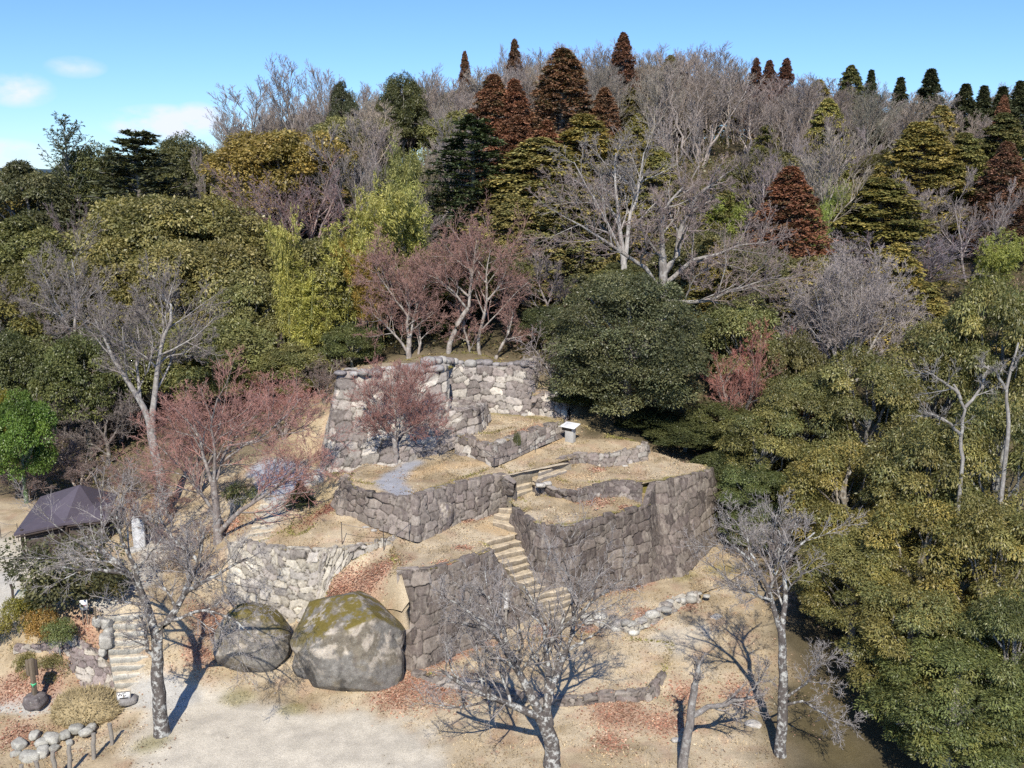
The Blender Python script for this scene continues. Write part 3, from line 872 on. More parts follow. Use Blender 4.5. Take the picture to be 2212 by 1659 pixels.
wall('dark stone retaining wall left of the long stairs, next to the largest boulder',
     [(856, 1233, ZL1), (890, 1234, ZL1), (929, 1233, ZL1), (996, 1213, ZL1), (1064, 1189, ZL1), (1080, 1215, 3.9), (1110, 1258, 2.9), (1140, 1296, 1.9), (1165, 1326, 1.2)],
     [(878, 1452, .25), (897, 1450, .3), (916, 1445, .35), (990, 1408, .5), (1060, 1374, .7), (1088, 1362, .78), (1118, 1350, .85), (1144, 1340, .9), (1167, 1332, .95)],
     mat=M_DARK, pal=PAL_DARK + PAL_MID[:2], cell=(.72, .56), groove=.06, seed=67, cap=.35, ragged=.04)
wall('pale rough fieldstone wall above the two boulders, its right return edging the leaf slope',
     [(500, 1176, 4.45), (508, 1186, 4.45), (537, 1180, 4.48), (600, 1189, 4.52), (650, 1194, 4.56), (690, 1197, 4.6), (700, 1196, 4.62), (757, 1186, 4.64), (842, 1172, 4.7), (872, 1162, 4.74)],
     [tuple(P(490, 1312, 1.6) + np.array((-.3, 1.5, .5))) + (1,), (490, 1312, 1.6), (530, 1335, 1.3), (600, 1365, .9), (650, 1378, .8), (684, 1376, .9), (700, 1320, 2.2), (757, 1217, 4.0), (842, 1178, 4.5), (872, 1166, 4.6)],
     mat=M_PALE, pal=PAL_PALE + PAL_TOWER[:2], cell=(.66, .38), groove=.13, seed=71, cap=.4, ragged=.08)
wall('ankle-high kerb wall of dark stones at the foot of the boulder-side wall',
     [(888, 1452, .5), (930, 1460, .5), (989, 1470, .5), (1040, 1484, .5), (1100, 1497, .48), (1180, 1508, .46), (1262, 1510, .46)],
     [(888, 1468, .1), (930, 1480, .1), (989, 1492, .1), (1040, 1505, .05), (1100, 1517, .05), (1180, 1526, .05), (1264, 1528, .05)],
     mat=M_DARK, pal=PAL_MID + PAL_PALE[3:4], cell=(.55, .30), groove=.06, seed=73, cap=.3, ragged=.04, below=.2)
wall('ankle-high kerb wall turning a corner on the bare slope, behind the right end of the large lichened cherry tree',
     [(1262, 1512, .48), (1296, 1500, .5), (1350, 1498, .52), (1404, 1494, .52), (1418, 1480, .52), (1440, 1452, .6)],
     [(1264, 1526, .05), (1298, 1522, .05), (1350, 1521, .05), (1406, 1517, .08), (1424, 1500, .2), (1446, 1464, .4)],
     mat=M_DARK, pal=PAL_MID, cell=(.55, .32), groove=.06, seed=79, cap=.3, ragged=.04, below=.2)
patch('lower_bed', [(893, 1452, .46), (930, 1458, .48), (989, 1468, .48), (1040, 1481, .48), (1100, 1494, .46), (1180, 1505, .44), (1262, 1509, .44), (1296, 1498, .46), (1350, 1496, .48), (1402, 1492, .48), (1414, 1478, .5), (1437, 1450, .56),
                    (1450, 1400, .72), (1300, 1380, .78), (1150, 1390, .55), (1050, 1405, .45), (960, 1425, .38), (905, 1445, .36)], skirt=.7)
def edging_extra(mb, T, B):
    loose_row(mb, [(1280, 1334, 1.35), (1330, 1342, 1.4), (1372, 1352, 1.4), (1400, 1338, 1.45), (1440, 1312, 1.5), (1490, 1290, 1.55), (1520, 1284, 1.6)], .02, .42, 13, PAL_PALE, 22)
    loose_row(mb, [(1275, 1342, 1.05), (1330, 1355, 1.05), (1372, 1366, 1.05), (1410, 1345, 1.1), (1450, 1320, 1.2)], .04, .38, 14, PAL_PALE, 16)
wall('low edging of pale rounded stones turning a corner below the big dark wall',
     [(1268, 1330, 1.3), (1300, 1337, 1.35), (1340, 1346, 1.38), (1372, 1353, 1.4), (1392, 1344, 1.42), (1420, 1325, 1.45), (1462, 1300, 1.5), (1505, 1287, 1.55)],
     [(1268, 1342, .98), (1300, 1352, 1.0), (1340, 1362, 1.0), (1372, 1370, 1.0), (1396, 1358, 1.05), (1424, 1338, 1.1), (1466, 1312, 1.25), (1508, 1295, 1.4)],
     mat=M_PALE, pal=PAL_PALE, cell=(.5, .34), groove=.13, seed=83, cap=.35, ragged=.08, extra=edging_extra, below=.2)
patch('edged_bed', [(1270, 1327, 1.28), (1300, 1334, 1.33), (1340, 1343, 1.36), (1372, 1350, 1.38), (1392, 1341, 1.4), (1420, 1322, 1.43), (1462, 1298, 1.48), (1505, 1285, 1.53), (1560, 1265, 1.5), (1560, 1235, 1.55), (1480, 1242, 1.62), (1410, 1253, 1.5), (1310, 1280, 1.3), (1250, 1308, 1.15)], skirt=.6)
wall('sloping mortared stone wall left of the lower stone stairs, behind the wooden signpost',
     [(30, 1400, 1.35), (46, 1398, 1.4), (80, 1396, 1.5), (112, 1388, 1.7), (144, 1366, 2.1), (168, 1382, 1.8), (219, 1418, 1.1), (243, 1462, .5), (248, 1476, .3)],
     [(36, 1452, .15), (52, 1454, .1), (85, 1462, .1), (112, 1470, .1), (150, 1478, .1), (185, 1486, .1), (222, 1488, .1), (246, 1484, .1), (252, 1484, .1)],
     mat=M_STONE, pal=[(.27, .235, .23), (.21, .18, .18), (.36, .34, .31), (.24, .205, .205), (.42, .40, .36)], cell=(.5, .38), groove=.07, seed=89, cap=.35, ragged=.06)
patch('leaf_bank', [(32, 1396, 1.33), (80, 1392, 1.5), (112, 1385, 1.7), (146, 1363, 2.12), (170, 1379, 1.8), (221, 1415, 1.1), (238, 1430, .9), (232, 1360, 2.2), (215, 1325, 2.7), (150, 1318, 2.7), (60, 1340, 2.0), (20, 1370, 1.5)], skirt=1.0)

# ------------------------------------------------------------------ stairs
def step_block(mb, a, b, c, d, h, seed, col):
    """one stone step: front edge a-b, back edge d-c, rounded by noise"""
    n, m = 14, 5
    u, w = np.meshgrid(np.linspace(0, 1, n), np.linspace(0, 1, m))
    top = (a[None, None] * (1 - u[..., None]) + b[None, None] * u[..., None]) * (1 - w[..., None]) + (d[None, None] * (1 - u[..., None]) + c[None, None] * u[..., None]) * w[..., None]
    nz = vnoise(top.reshape(-1, 3), 3.1, seed, 3).reshape(m, n) - .5
    top[..., 2] += nz * .07
    nrm = np.array((b - a)[:2][::-1]) * np.array((1, -1))
    nrm = nrm / (np.linalg.norm(nrm) + 1e-9)
    top[0, :, :2] += nrm * ((vnoise(top[0] * 1.0, 2.3, seed + 3, 2) - .5) * .22)[:, None]
    front = top[0].copy()
    rows = [front + np.array((0, 0, -hh)) + np.append(nrm, 0) * o for hh, o in ((h, -.02), (h * .5, .015), (.03, .01))]
    grid = np.concatenate([np.array(rows), top])
    f = []
    k = np.arange(grid.shape[0] * n).reshape(-1, n)
    f = np.stack([k[:-1, :-1], k[:-1, 1:], k[1:, 1:], k[1:, :-1]], -1).reshape(-1, 4)
    cc = np.tile(col, (grid.shape[0] * n, 1))
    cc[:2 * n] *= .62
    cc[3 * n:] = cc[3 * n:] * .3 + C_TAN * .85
    mb.add(grid.reshape(-1, 3), f, cc)
    for side in (0, -1):
        s = top[:, side]
        lo = s - np.array((0, 0, h))
        v = np.concatenate([s, lo])
        j = np.arange(m - 1)
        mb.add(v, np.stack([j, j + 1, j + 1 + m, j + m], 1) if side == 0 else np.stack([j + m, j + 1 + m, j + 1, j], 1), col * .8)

def stairs(label, edges, h=.55, col=(.30, .25, .18), depth_last=.5, mat=M_PALE, name='stone_stairs', seed=0):
    L = np.array([P(*e[0]) for e in edges])
    Rr = np.array([P(*e[1]) for e in edges])
    org = (L[0] + Rr[0]) / 2
    root = empty(name, org, 0, label, 'stairs')
    rg = np.random.default_rng(seed + 5)
    for i in range(len(edges)):
        a, b = L[i], Rr[i]
        if i + 1 < len(edges):
            d, c = L[i + 1].copy(), Rr[i + 1].copy()
        else:
            d, c = a + (a - L[i - 1]) * .9, b + (b - Rr[i - 1]) * .9
        ext = .12
        d, c = d + (d - a) * ext, c + (c - b) * ext
        d[2], c[2] = a[2], b[2]
        mb = MB()
        step_block(mb, a - org, b - org, c - org, d - org, h, seed * 50 + i, np.array(col) * rg.uniform(.85, 1.2))
        mb.build('step', mat, root, smooth=False)
    return root

e = []
for k in range(14):
    t = k / 13.0
    w = 1 - t
    lx, ly = np.interp(w, (0, .6, 1), (1043, 1152, 1206)), np.interp(w, (0, .6, 1), (1173, 1287, 1352))
    rx, ry = np.interp(w, (0, .6, 1), (1115, 1222, 1268)), np.interp(w, (0, .6, 1), (1155, 1268, 1333))
    e.append(((lx + 3 * math.sin(k * 2.1), ly, 1.1 + 3.32 * t), (rx + 3 * math.sin(k * 1.3 + 1), ry, 1.1 + 3.32 * t)))
stairs('long flight of worn sandy stone steps climbing between the two dark walls', e, .5, (.27, .225, .165), seed=1)
stairs('short flight of four stone steps rising right, between the upper landing and the grassy terrace',
       [((1064, 1128, 4.72), (1146, 1146, 4.72)), ((1066, 1112, 4.95), (1152, 1127, 4.95)), ((1077, 1098, 5.2), (1171, 1110, 5.2)), ((1108, 1085, 5.48), (1187, 1093, 5.48))], .8, (.29, .24, .175), seed=2)
stairs('broad topmost stone steps curving up to the sandy landing',
       [((1112, 1068, 5.75), (1158, 1054, 5.75)), ((1100, 1058, 6.0), (1148, 1043, 6.0)), ((1085, 1042, 6.25), (1142, 1027, 6.25)), ((1082, 1033, 6.5), (1190, 1010, 6.5)), ((1084, 1027, 6.72), (1212, 1000, 6.78))], 1.0, (.29, .25, .19), seed=3)
stairs('two long kerb steps beside the sandy landing, left of the low upper wall',
       [((1160, 1036, 6.42), (1224, 1016, 6.42)), ((1163, 1022, 6.6), (1216, 1004, 6.6))], 1.0, (.24, .21, .18), seed=4)
e = []
for k in range(10):
    t = k / 9.0
    e.append(((251 - 30 * t, 1493 - 160 * t, .2 + 2.5 * t), (326 - 12 * t, 1489 - 163 * t, .2 + 2.5 * t)))
stairs('pale slab stairs climbing beside the sloping mortared wall at lower left', e, .45, (.46, .44, .38), seed=5)
e = []
for k in range(8):
    t = k / 7.0
    e.append(((530 + 45 * t, 1170 - 112 * t, 4.3 + 1.05 * t), (605 + 50 * t, 1158 - 106 * t, 4.3 + 1.05 * t)))
stairs('shallow trail steps climbing towards the grey gravel slab, left of the grass bank', e, .3, (.40, .38, .32), seed=6, name='trail_steps')

# ------------------------------------------------------------------ boulders and single stones
def sph_dirs(rg, n):
    v = rg.normal(0, 1, (n, 3))
    return v / np.linalg.norm(v, axis=1, keepdims=True)

def boulder(name, label, px, py, z, size, seed, mat=M_BOULDER, col=(.19, .178, .158), sub=5, rz=0.0, boxy=.12, rough=.10, sink=.12, cat='boulder', crack=0.0, wear=1.0):
    mb = MB()
    v, f = ICO[sub]
    m = np.max(np.abs(v), axis=1, keepdims=True)
    w = v * (1 - boxy) + (v / m) * boxy * .85
    w = w * (1 + rough * 2 * (vnoise(v + seed * 3.7, 1.2, seed, 2) - .5) + rough * .5 * (vnoise(v + seed, 4.5, seed + 1, 4) - .5) + rough * .22 * (vnoise(v + seed, 17.0, seed + 5, 3) - .5))[:, None]
    fg = np.random.default_rng(seed)
    for nk in sph_dirs(fg, 13):
        e = np.maximum(0, w @ nk - fg.uniform(.72, .90))
        w = w - nk[None] * (e * .8)[:, None]
    if crack:
        dd = np.abs(v[:, 0] * .55 + v[:, 2] * .25 - .52 + .12 * (vnoise(v, 2.2, 3, 2) - .5))
        w = w * (1 - crack * np.exp(-(dd / .025) ** 2) * (v[:, 1] < .3) * (v[:, 2] < .35))[:, None]
    w = w * np.array(size) * .5
    c, s = math.cos(rz), math.sin(rz)
    w = np.stack([w[:, 0] * c - w[:, 1] * s, w[:, 0] * s + w[:, 1] * c, w[:, 2]], 1)
    w[:, 2] += size[2] * (.5 - sink)
    n = vnoise(v, 2.1, seed + 9, 4)
    cc = np.array(col)[None] * (.75 + .5 * n)[:, None]
    vv = v + .18 * np.stack([vnoise(v, 4.0, seed + 31, 3), vnoise(v, 4.0, seed + 32, 3), vnoise(v, 4.0, seed + 33, 3)], 1)
    dirt = sstep(.50, .58, vnoise(vv + 3, 3.2, seed + 12, 4) + .22 * np.minimum(v[:, 2], .3))[:, None]
    cc = cc + (np.array((.175, .14, .085)) - cc) * dirt * .5 * wear
    pale = (sstep(.56, .60, vnoise(vv + 7, 5.2, seed + 2, 4)) * sstep(-.35, .1, v[:, 2]))[:, None]
    cc = cc + (np.array((.50, .44, .36)) - cc) * pale * .7 * wear
    blk = (sstep(.5, .6, vnoise(vv * np.array((3.5, 3.5, .7)) + 9, 1.6, seed + 4, 3)) * sstep(.25, -.25, v[:, 2]))[:, None]
    cc = cc + (np.array((.05, .047, .043)) - cc) * blk * .8 * wear
    mb.add(w, f, cc)
    o = mb.build(name, mat, smooth=True)
    p = P(px, py, z)
    o.location = tuple(p + np.array((0, size[1] * .42, 0)))
    return tag(o, label, cat)

boulder('boulder', 'largest grey boulder with tan and mossy patches and a crack, below the leaf slope', 748, 1508, .05, (5.6, 4.4, 5.4), 3, rz=.2, crack=.05, rough=.15, sub=6, boxy=.3, sink=.2)
boulder('boulder', 'round boulder with an olive mossy top and dark streaked base, left of the largest one', 532, 1468, .2, (3.8, 3.2, 3.9), 8, col=(.20, .185, .16), rz=.5, sub=6, rough=.13, sink=.18)
boulder('boulder', 'small dark boulder at the left foot of the largest boulder', 668, 1478, .1, (1.9, 1.8, 2.6), 14, col=(.20, .19, .175))
boulder('boulder', 'pale smooth rock sticking out of the grass bank below the tower corner', 686, 1052, 5.6, (.95, .9, 1.3), 21, M_STONE, (.42, .40, .37), 4, sink=.25)
boulder('rock', 'rounded mossy rock behind the dark evergreen shrub at the left', 228, 1285, 2.75, (2.2, 1.8, 1.6), 27, col=(.2, .18, .13), sub=4)
o = boulder('stone_slab', 'flat upright slab leaning against the waist-high wall below the gravel landing', 960, 1142, 4.75, (1.0, .5, 1.55), 33, M_DARK, (.17, .145, .14), 4, boxy=.35, sink=.08, cat='slab')
o.rotation_euler = (R(-12), R(8), R(20))
for (px, py, z, s, lab) in ((1086, 884, ZN, .75, 'flat grey stone lying alone on the grass court, the larger of two'), (1134, 898, ZN, .45, 'small flat stone in the grass court near its right corner'),
                            (1168, 1050, ZT3 + .1, .45, 'white rounded stone, left one of a pair beside the curving steps'), (1182, 1046, ZT3 + .1, .42, 'white rounded stone, right one of a pair beside the curving steps'),
                            (790, 1141, 4.9, .32, 'small pale stone below the waist-high wall, middle of the roped terrace'), (768, 1139, 4.9, .22, 'tiny pale stone left of the others on the roped terrace'),
                            (808, 1147, 4.9, .26, 'small pale stone lying right of the middle one on the roped terrace'), (752, 1150, 4.8, .22, 'tiny pale stone near the left stake on the roped terrace'),
                            (1547, 1337, 1.1, .55, 'bright white flat stone on the bare slope below the pale edging'), (1655, 1347, 1.0, .5, 'pale stone on the bare slope near the fork of the tall right cherry'),
                            (275, 1516, .0, .7, 'flat grey stone in the dry grass just below the WC sign'), (1460, 1600, 0, .3, 'small stone in the leaves left of the short cherry tree'), (1350, 1008, ZT3, .3, 'small white stone below the low upper wall'),
                            (1626, 1570, 0, .6, 'flat pale stone between the two right cherry trees')):
    rg = random.Random(int(px))
    mb = MB()
    lump(mb, (0, 0, s * .12), (s * 1.35, s, s * .55), int(px), (.46, .43, .38) if 'grey' not in lab else (.25, .235, .22), 3, rg.uniform(-1, 1))
    o = mb.build('stone', M_PALE, smooth=True)
    o.location = tuple(P(px, py, z))
    tag(o, lab, 'stone')
# stones along the left side of the slab stairs and the low rubble at bottom left
for i, (px, py, z, s) in enumerate(((231, 1352, 2.4, .6), (234, 1372, 2.1, .55), (228, 1392, 1.8, .8), (222, 1412, 1.4, .45), (210, 1348, 2.5, .55))):
    mb = MB()
    lump(mb, (0, 0, s * .2), (s * .8, s * .75, s), 100 + i, (.43, .41, .36), 3, i, .65, .3)
    o = mb.build('stone', M_PALE, smooth=True)
    o.location = tuple(P(px, py, z))
    tag(o, ('pale edging stone left of the slab stairs, %s of five' % ['topmost', 'second from the top', 'largest and middle', 'lowest', 'leftmost, by the bare stake'][i]), 'stone')
rub = ((165, 1578, -.35, .75), (185, 1585, -.35, .6), (197, 1574, -.35, .55), (140, 1590, -.4, .6), (112, 1600, -.5, .85), (90, 1607, -.5, .6), (118, 1618, -.55, .5), (92, 1628, -.6, .75), (42, 1612, -.6, .8), (68, 1640, -.7, .9), (35, 1630, -.7, .5), (75, 1590, -.45, .55), (150, 1606, -.5, .4))
names = ['topmost left', 'second from right, top row', 'rightmost', 'squarish one at the middle', 'large flat one', 'one under the large flat one', 'small low one', 'broad low one', 'leftmost large', 'lowest and largest', 'leftmost small', 'one nearest the signpost', 'smallest, beside the tall stake']
for i, (px, py, z, s) in enumerate(rub):
    mb = MB()
    lump(mb, (0, 0, s * .1), (s * 1.0, s * .75, s * .55), 200 + i, np.array((.40, .385, .33)) * (.85 + .3 * ((i * 37) % 10) / 10), 3, i * .7, .6, .3)
    o = mb.build('rubble_stone', M_PALE, smooth=True)
    o.location = tuple(P(px, py, z))
    tag(o, names[i] + ' stone of the rubble behind the wooden stakes', 'stone', 'rubble stones at the bottom left')
# grassy mound beside the WC sign
mb = MB()
v, f = ICO[5]
w = v * (1 + .25 * (vnoise(v, 1.7, 4, 3) - .5) + .10 * (vnoise(v, 9, 6, 2) - .5))[:, None] * np.array((1.45, 1.2, .8))
mb.add(w, f, np.array((.37, .295, .165)) * (.8 + .4 * vnoise(v, 4, 2, 3))[:, None])
gr = np.random.default_rng(3)
k = gr.integers(0, len(w), 6000)
k = k[w[k][:, 2] > -.2]
c0 = w[k] + gr.normal(0, .03, (len(k), 3))
dd = v[k] + gr.normal(0, .5, (len(k), 3)) + np.array((0, 0, .3))
sd = gr.normal(0, 1, (len(k), 3))
tv = np.stack([c0 - sd * .012, c0 + sd * .012, c0 + dd * .13], 1).reshape(-1, 3)
mb.add(tv, np.arange(len(tv)).reshape(-1, 3), np.repeat(np.array((.42, .34, .19)) * gr.uniform(.55, 1.3, (len(k), 1)), 3, axis=0))
o = mb.build('grass_mound', M_GROUND, smooth=True)
o.location = tuple(P(178, 1550, -.3) + np.array((0, .5, .1)))
tag(o, 'rounded mound of straw-coloured grass left of the WC sign', 'mound')

# ------------------------------------------------------------------ signs, stakes, ropes, the hut
def rod(mb, a, b, r0, r1=None, ns=8, col=(1, 1, 1), n=2):
    t = np.linspace(0, 1, n)[:, None]
    pts = np.asarray(a, float) * (1 - t) + np.asarray(b, float) * t
    tubes(mb, pts[None], np.linspace(r0, r1 if r1 is not None else r0, n)[None], ns, col)
    for p, r, s in ((pts[0], r0, -1), (pts[-1], r1 if r1 is not None else r0, 1)):
        th = np.arange(ns) * 2 * math.pi / ns
        ring = np.stack([np.cos(th) * r, np.sin(th) * r, th * 0], 1) + p
        mb.add(np.concatenate([ring, [p + np.array((0, 0, s * r * .15))]]), [(k, (k + 1) % ns, ns) for k in range(ns)], col)

def letters(name, text, mat, parent, at, size, rot, depth=.004):
    cu = bpy.data.curves.new(name, 'FONT')
    cu.body = text
    cu.size = size
    cu.align_x, cu.align_y = 'CENTER', 'CENTER'
    cu.extrude = depth
    o = bpy.data.objects.new(name + '_curve', cu)
    COL.objects.link(o)
    bpy.context.view_layer.update()
    me = bpy.data.meshes.new_from_object(o.evaluated_get(bpy.context.evaluated_depsgraph_get()))
    bpy.data.objects.remove(o)
    bpy.data.curves.remove(cu)
    me.materials.clear()
    me.materials.append(mat)
    q = link(name, me, parent)
    q.location, q.rotation_euler = at, rot
    return q

# information stand on the landing
p = P(1232, 948, ZM + .55)
root = empty('information_stand', p, R(-38), 'concrete information stand with a slanted white panel at the edge of the dark camphor shade', 'information stand')
mb = MB(); box(mb, (-.30, -.16, -.2), (.30, .16, .78)); bevelled(mb.build('pedestal', M_CONC, root))
mb = MB(); box(mb, (-.52, -.12, .52), (.20, -.165, .76)); mb.build('side_plate', M_STEEL, root)
mb = MB(); box(mb, (-.52, -.36, 0), (.52, .36, .05), at=(0, -.02, .84), tilt=R(14)); bevelled(mb.build('panel', M_WHITE, root), .012)
mb = MB()
for k in range(6):
    box(mb, (-.36, -.22 + k * .075, .052), (.1 + .22 * ((k * 7) % 3) / 3, -.20 + k * .075, .0545), at=(0, -.02, .84), tilt=R(14))
mb.build('text_lines', plain('grey_print', (.45, .45, .45)), root)

# WC sign
p = P(268, 1519, .05)
root = empty('toilet_sign', p, R(14), 'low white WC sign with a black bar, at the foot of the slab stairs', 'sign')
mb = MB(); box(mb, (-.27, -.015, .16), (.27, .015, .50), tilt=R(-8)); mb.build('board', M_WHITE, root)
mb = MB()
for lo, hi in (((-.30, -.03, .13), (-.27, .03, .53)), ((.27, -.03, .13), (.30, .03, .53)), ((-.27, -.03, .13), (.27, .03, .16)), ((-.27, -.03, .50), (.27, .03, .53))):
    box(mb, lo, hi, tilt=R(-8))
mb.build('frame', M_STAKE, root)
mb = MB(); box(mb, (-.04, .02, -.2), (.04, .07, .35)); mb.build('leg', M_STAKE, root)
letters('lettering', 'WC', M_BLACK, root, (-.07, .026, .40), .21, (R(82), 0, 0), .012)
mb = MB(); box(mb, (-.17, -.024, .205), (.19, -.0155, .255), tilt=R(-8)); mb.build('black_bar', M_BLACK, root)

# kanji signpost in front of the dark wall
p = P(1093, 1356, .85)
root = empty('name_post', p, R(6), 'grey wooden name post with white characters, before the dark wall beside the stairs', 'sign post')
mb = MB(); box(mb, (-.055, -.055, -.2), (.055, .055, 1.2)); mb.build('post', M_STAKE, root)
mb = MB(); box(mb, (-.15, -.09, 1.0), (.15, -.056, 1.95)); bevelled(mb.build('board', M_STAKE, root), .008)
for k, ch in enumerate('大矢倉跡'):
    letters('character', ch, M_WHITE, root, (-.0, -.092, 1.80 - .21 * k), .23, (R(90), 0, 0), .004)

# wooden signpost on a rough stone
p = P(78, 1524, -.05)
root = empty('wooden_signpost', p, R(-30), 'brown wooden signpost with arrow boards and green tape, standing on a rough dark stone', 'signpost')
mb = MB(); lump(mb, (0, 0, .22), (1.0, .9, .75), 77, (.15, .13, .125), 4, .3, .5, .2); mb.build('base_stone', M_STONE, root, smooth=True)
mb = MB(); box(mb, (-.085, -.085, .3), (.085, .085, 2.25)); bevelled(mb.build('post', M_WOOD, root), .012)
mb = MB(); box(mb, (-.26, -.13, 1.45), (-.09, -.02, 2.18)); bevelled(mb.build('board', M_WOOD, root), .01)
mb = MB(); box(mb, (.02, .09, 1.45), (.2, .15, 2.2)); bevelled(mb.build('board', M_DARKWOOD, root), .01)
mb = MB(); box(mb, (-.091, -.091, 1.0), (.091, .091, 1.09)); box(mb, (.05, -.11, .96), (.11, -.092, 1.08)); mb.build('tape', M_TAPE, root)

# notice board and bare stake
p = P(184, 1340, 2.55)
root = empty('notice_board', p, R(14), 'small white notice with a red line on two thin legs, above the leaf bank', 'notice board')
mb = MB(); box(mb, (-.17, -.02, .52), (.17, .01, 1.02)); mb.build('panel', M_WHITE, root)
mb = MB(); box(mb, (-.12, -.026, .74), (.13, -.021, .77)); box(mb, (-.02, -.026, .68), (.06, -.021, .70)); mb.build('red_line', M_RED, root)
mb = MB(); box(mb, (-.14, -.028, .77), (-.1, -.021, .81)); box(mb, (.09, -.028, .75), (.13, -.021, .79)); mb.build('marks', M_BLACK, root)
for s in (-.1, .1):
    mb = MB(); rod(mb, (s, .03, -.2), (s, .03, .95), .022, ns=6); mb.build('leg', M_STAKE, root)
def stake(name, label, px, py, z, h, r, lean=(0, 0), mat=M_STAKE, cat='stake', group=None):
    mb = MB()
    n = 7
    t = np.linspace(0, 1, n)
    pts = np.stack([t * lean[0] * h, t * lean[1] * h, -.25 + t * (h + .25)], 1)
    pts[:, :2] += (vnoise(pts + px, 3, int(px)) - .5)[:, None] * r * .8
    rad = r * (1 + .25 * (vnoise(pts + py, 4, int(px)) - .5))
    tubes(mb, pts[None], rad[None], 9, (1, 1, 1))
    th = np.arange(9) * 2 * math.pi / 9
    ring = np.stack([np.cos(th) * rad[-1], np.sin(th) * rad[-1], th * 0], 1) + pts[-1]
    mb.add(np.concatenate([ring, [pts[-1] + np.array((0, 0, r * .25))]]), [(k, (k + 1) % 9, 9) for k in range(9)], (1.2, 1.2, 1.2))
    o = mb.build(name, mat, smooth=False)
    o.location = tuple(P(px, py, z))
    return tag(o, label, cat, group)
stake('stake', 'bare brown stake standing right of the small white notice', 209, 1352, 2.45, .95, .05, mat=M_WOOD)
stake('stake', 'short dark brown post at the edge of the pale gravel court', 27, 1287, 2.6, .62, .06, mat=M_DARKWOOD)
for (px, py, h, ln, lab) in ((241, 1613, 1.05, (.0, .02), 'uppermost weathered stake of the row, nearest the left cherry trunk'), (203, 1640, 1.15, (.06, .02), 'second weathered stake down the row from the left cherry trunk'),
                             (152, 1667, 1.15, (.05, 0), 'third weathered stake of the row, leaning right, cut by the bottom edge'), (122, 1685, 1.25, (-.02, 0), 'fourth weathered stake of the row, in front of the low broad stone'),
                             (82, 1694, 1.0, (.02, 0), 'fifth stake of the row, only its dark top showing at the bottom'), (49, 1700, .95, (0, 0), 'lowest stake of the row, its tip just showing at the bottom left')):
    stake('wooden_stake', lab, px, py, -.35 if px > 150 else -.5, h, .085, ln, cat='stake', group='weathered wooden stakes at the bottom left')
# rope barriers
def barrier(label, posts, h, z, rope=True):
    base = [P(px, py, z_) for (px, py, z_) in posts]
    root = empty('rope_barrier', base[0], 0, label, 'rope barrier')
    tops = []
    for b in base:
        mb = MB()
        q = b - base[0]
        rod(mb, q + np.array((0, 0, -.2)), q + np.array((0, 0, h)), .022, .018, 6)
        mb.build('post', M_STEEL, root)
        tops.append(q + np.array((0, 0, h * .93)))
    for a, b in zip(tops[:-1], tops[1:]):
        t = np.linspace(0, 1, 14)[:, None]
        c = a * (1 - t) + b * t
        c[:, 2] -= (4 * t * (1 - t))[:, 0] * .14 * np.linalg.norm(b - a) / 2.5
        mb = MB(); tubes(mb, c[None], np.full((1, 14), .014), 5, (1, 1, 1))
        mb.build('rope', M_ROPE, root)
barrier('thin dark rods joined by a sagging rope along the edge of the roped leafy terrace', [(739, 1174, 4.72), (829, 1182, 4.68), (884, 1163, 4.9)], 1.15, ZL1)
barrier('rope on thin posts running along the curved wall below the grass court', [(1003, 965, 7.05), (1067, 1003, 7.0), (1156, 970, 7.12), (1222, 937, 7.3)], .75, ZM)
barrier('rope fence on brown posts at the left edge, beyond the gravel court', [(-60, 1180, 2.8), (2, 1160, 2.9), (40, 1165, 2.9)], .95, 2.8)
# pale stone monument
p = P(303, 1188, 3.0)
root = empty('stone_monument', p, R(12), 'tall pale grey stone slab standing right of the hut, behind the left cherry branches', 'monument')
mb = MB(); lump(mb, (0, 0, .95), (.75, .32, 2.1), 5, (.55, .56, .57), 4, 0, .75, .07); mb.build('slab', M_PALE, root, smooth=True)
mb = MB(); lump(mb, (0, 0, -.02), (1.3, .85, .45), 6, (.42, .41, .38), 3, .2, .6, .1); mb.build('plinth', M_PALE, root, smooth=True)

# hut with a brown metal roof
A, D, F = P(29, 1154, 4.5), P(140, 1130, 4.55), P(233, 1120, 4.5)
E, B, C = P(253, 1067, 4.7), P(87, 1073, 4.7), P(172, 1047, 6.05)
org = np.array((A[0], A[1], 2.7))
hut = empty('rest_hut', org, 0, 'rest hut with a faceted brown metal roof beside the pale gravel court at the left', 'hut')
def slab(poly, th, mat, name, parent, rel=org):
    poly = np.array(poly) - rel
    n = len(poly)
    lo = poly - np.array((0, 0, th))
    mb = MB()
    v = np.concatenate([poly, lo])
    c = poly.mean(0)
    for k in range(n):
        q = (k + 1) % n
        mb.add([poly[k], poly[q], c], [(0, 1, 2)])
        mb.add([lo[q], lo[k], c - np.array((0, 0, th))], [(0, 1, 2)])
        mb.add([poly[k], lo[k], lo[q], poly[q]], [(0, 1, 2, 3)])
    return mb.build(name, mat, parent)
r1 = slab([A, D, C, B], .12, M_ROOF, 'roof', hut)
r2 = slab([D + np.array((.003, 0, 0)), F, E, C + np.array((.003, 0, 0))], .12, M_ROOF, 'roof', hut)
slab([B, C, E, (B + E) / 2 + np.array((0, 1.2, -.2))], .12, M_ROOF, 'roof', hut)
mb = MB()
nrm = np.cross(D - A, B - A); nrm /= np.linalg.norm(nrm)
for k in range(9):
    for s in (0, 1):
        q = A + (B - A) * (.12 + k * .085) + (D - A) * (.09 + .07 * s + .012 * k) - org + nrm * .02
        box(mb, (-.07, -.05, 0), (.07, .05, .03), at=q)
mb.build('roof_studs', M_BLACK, r1)
mb = MB()
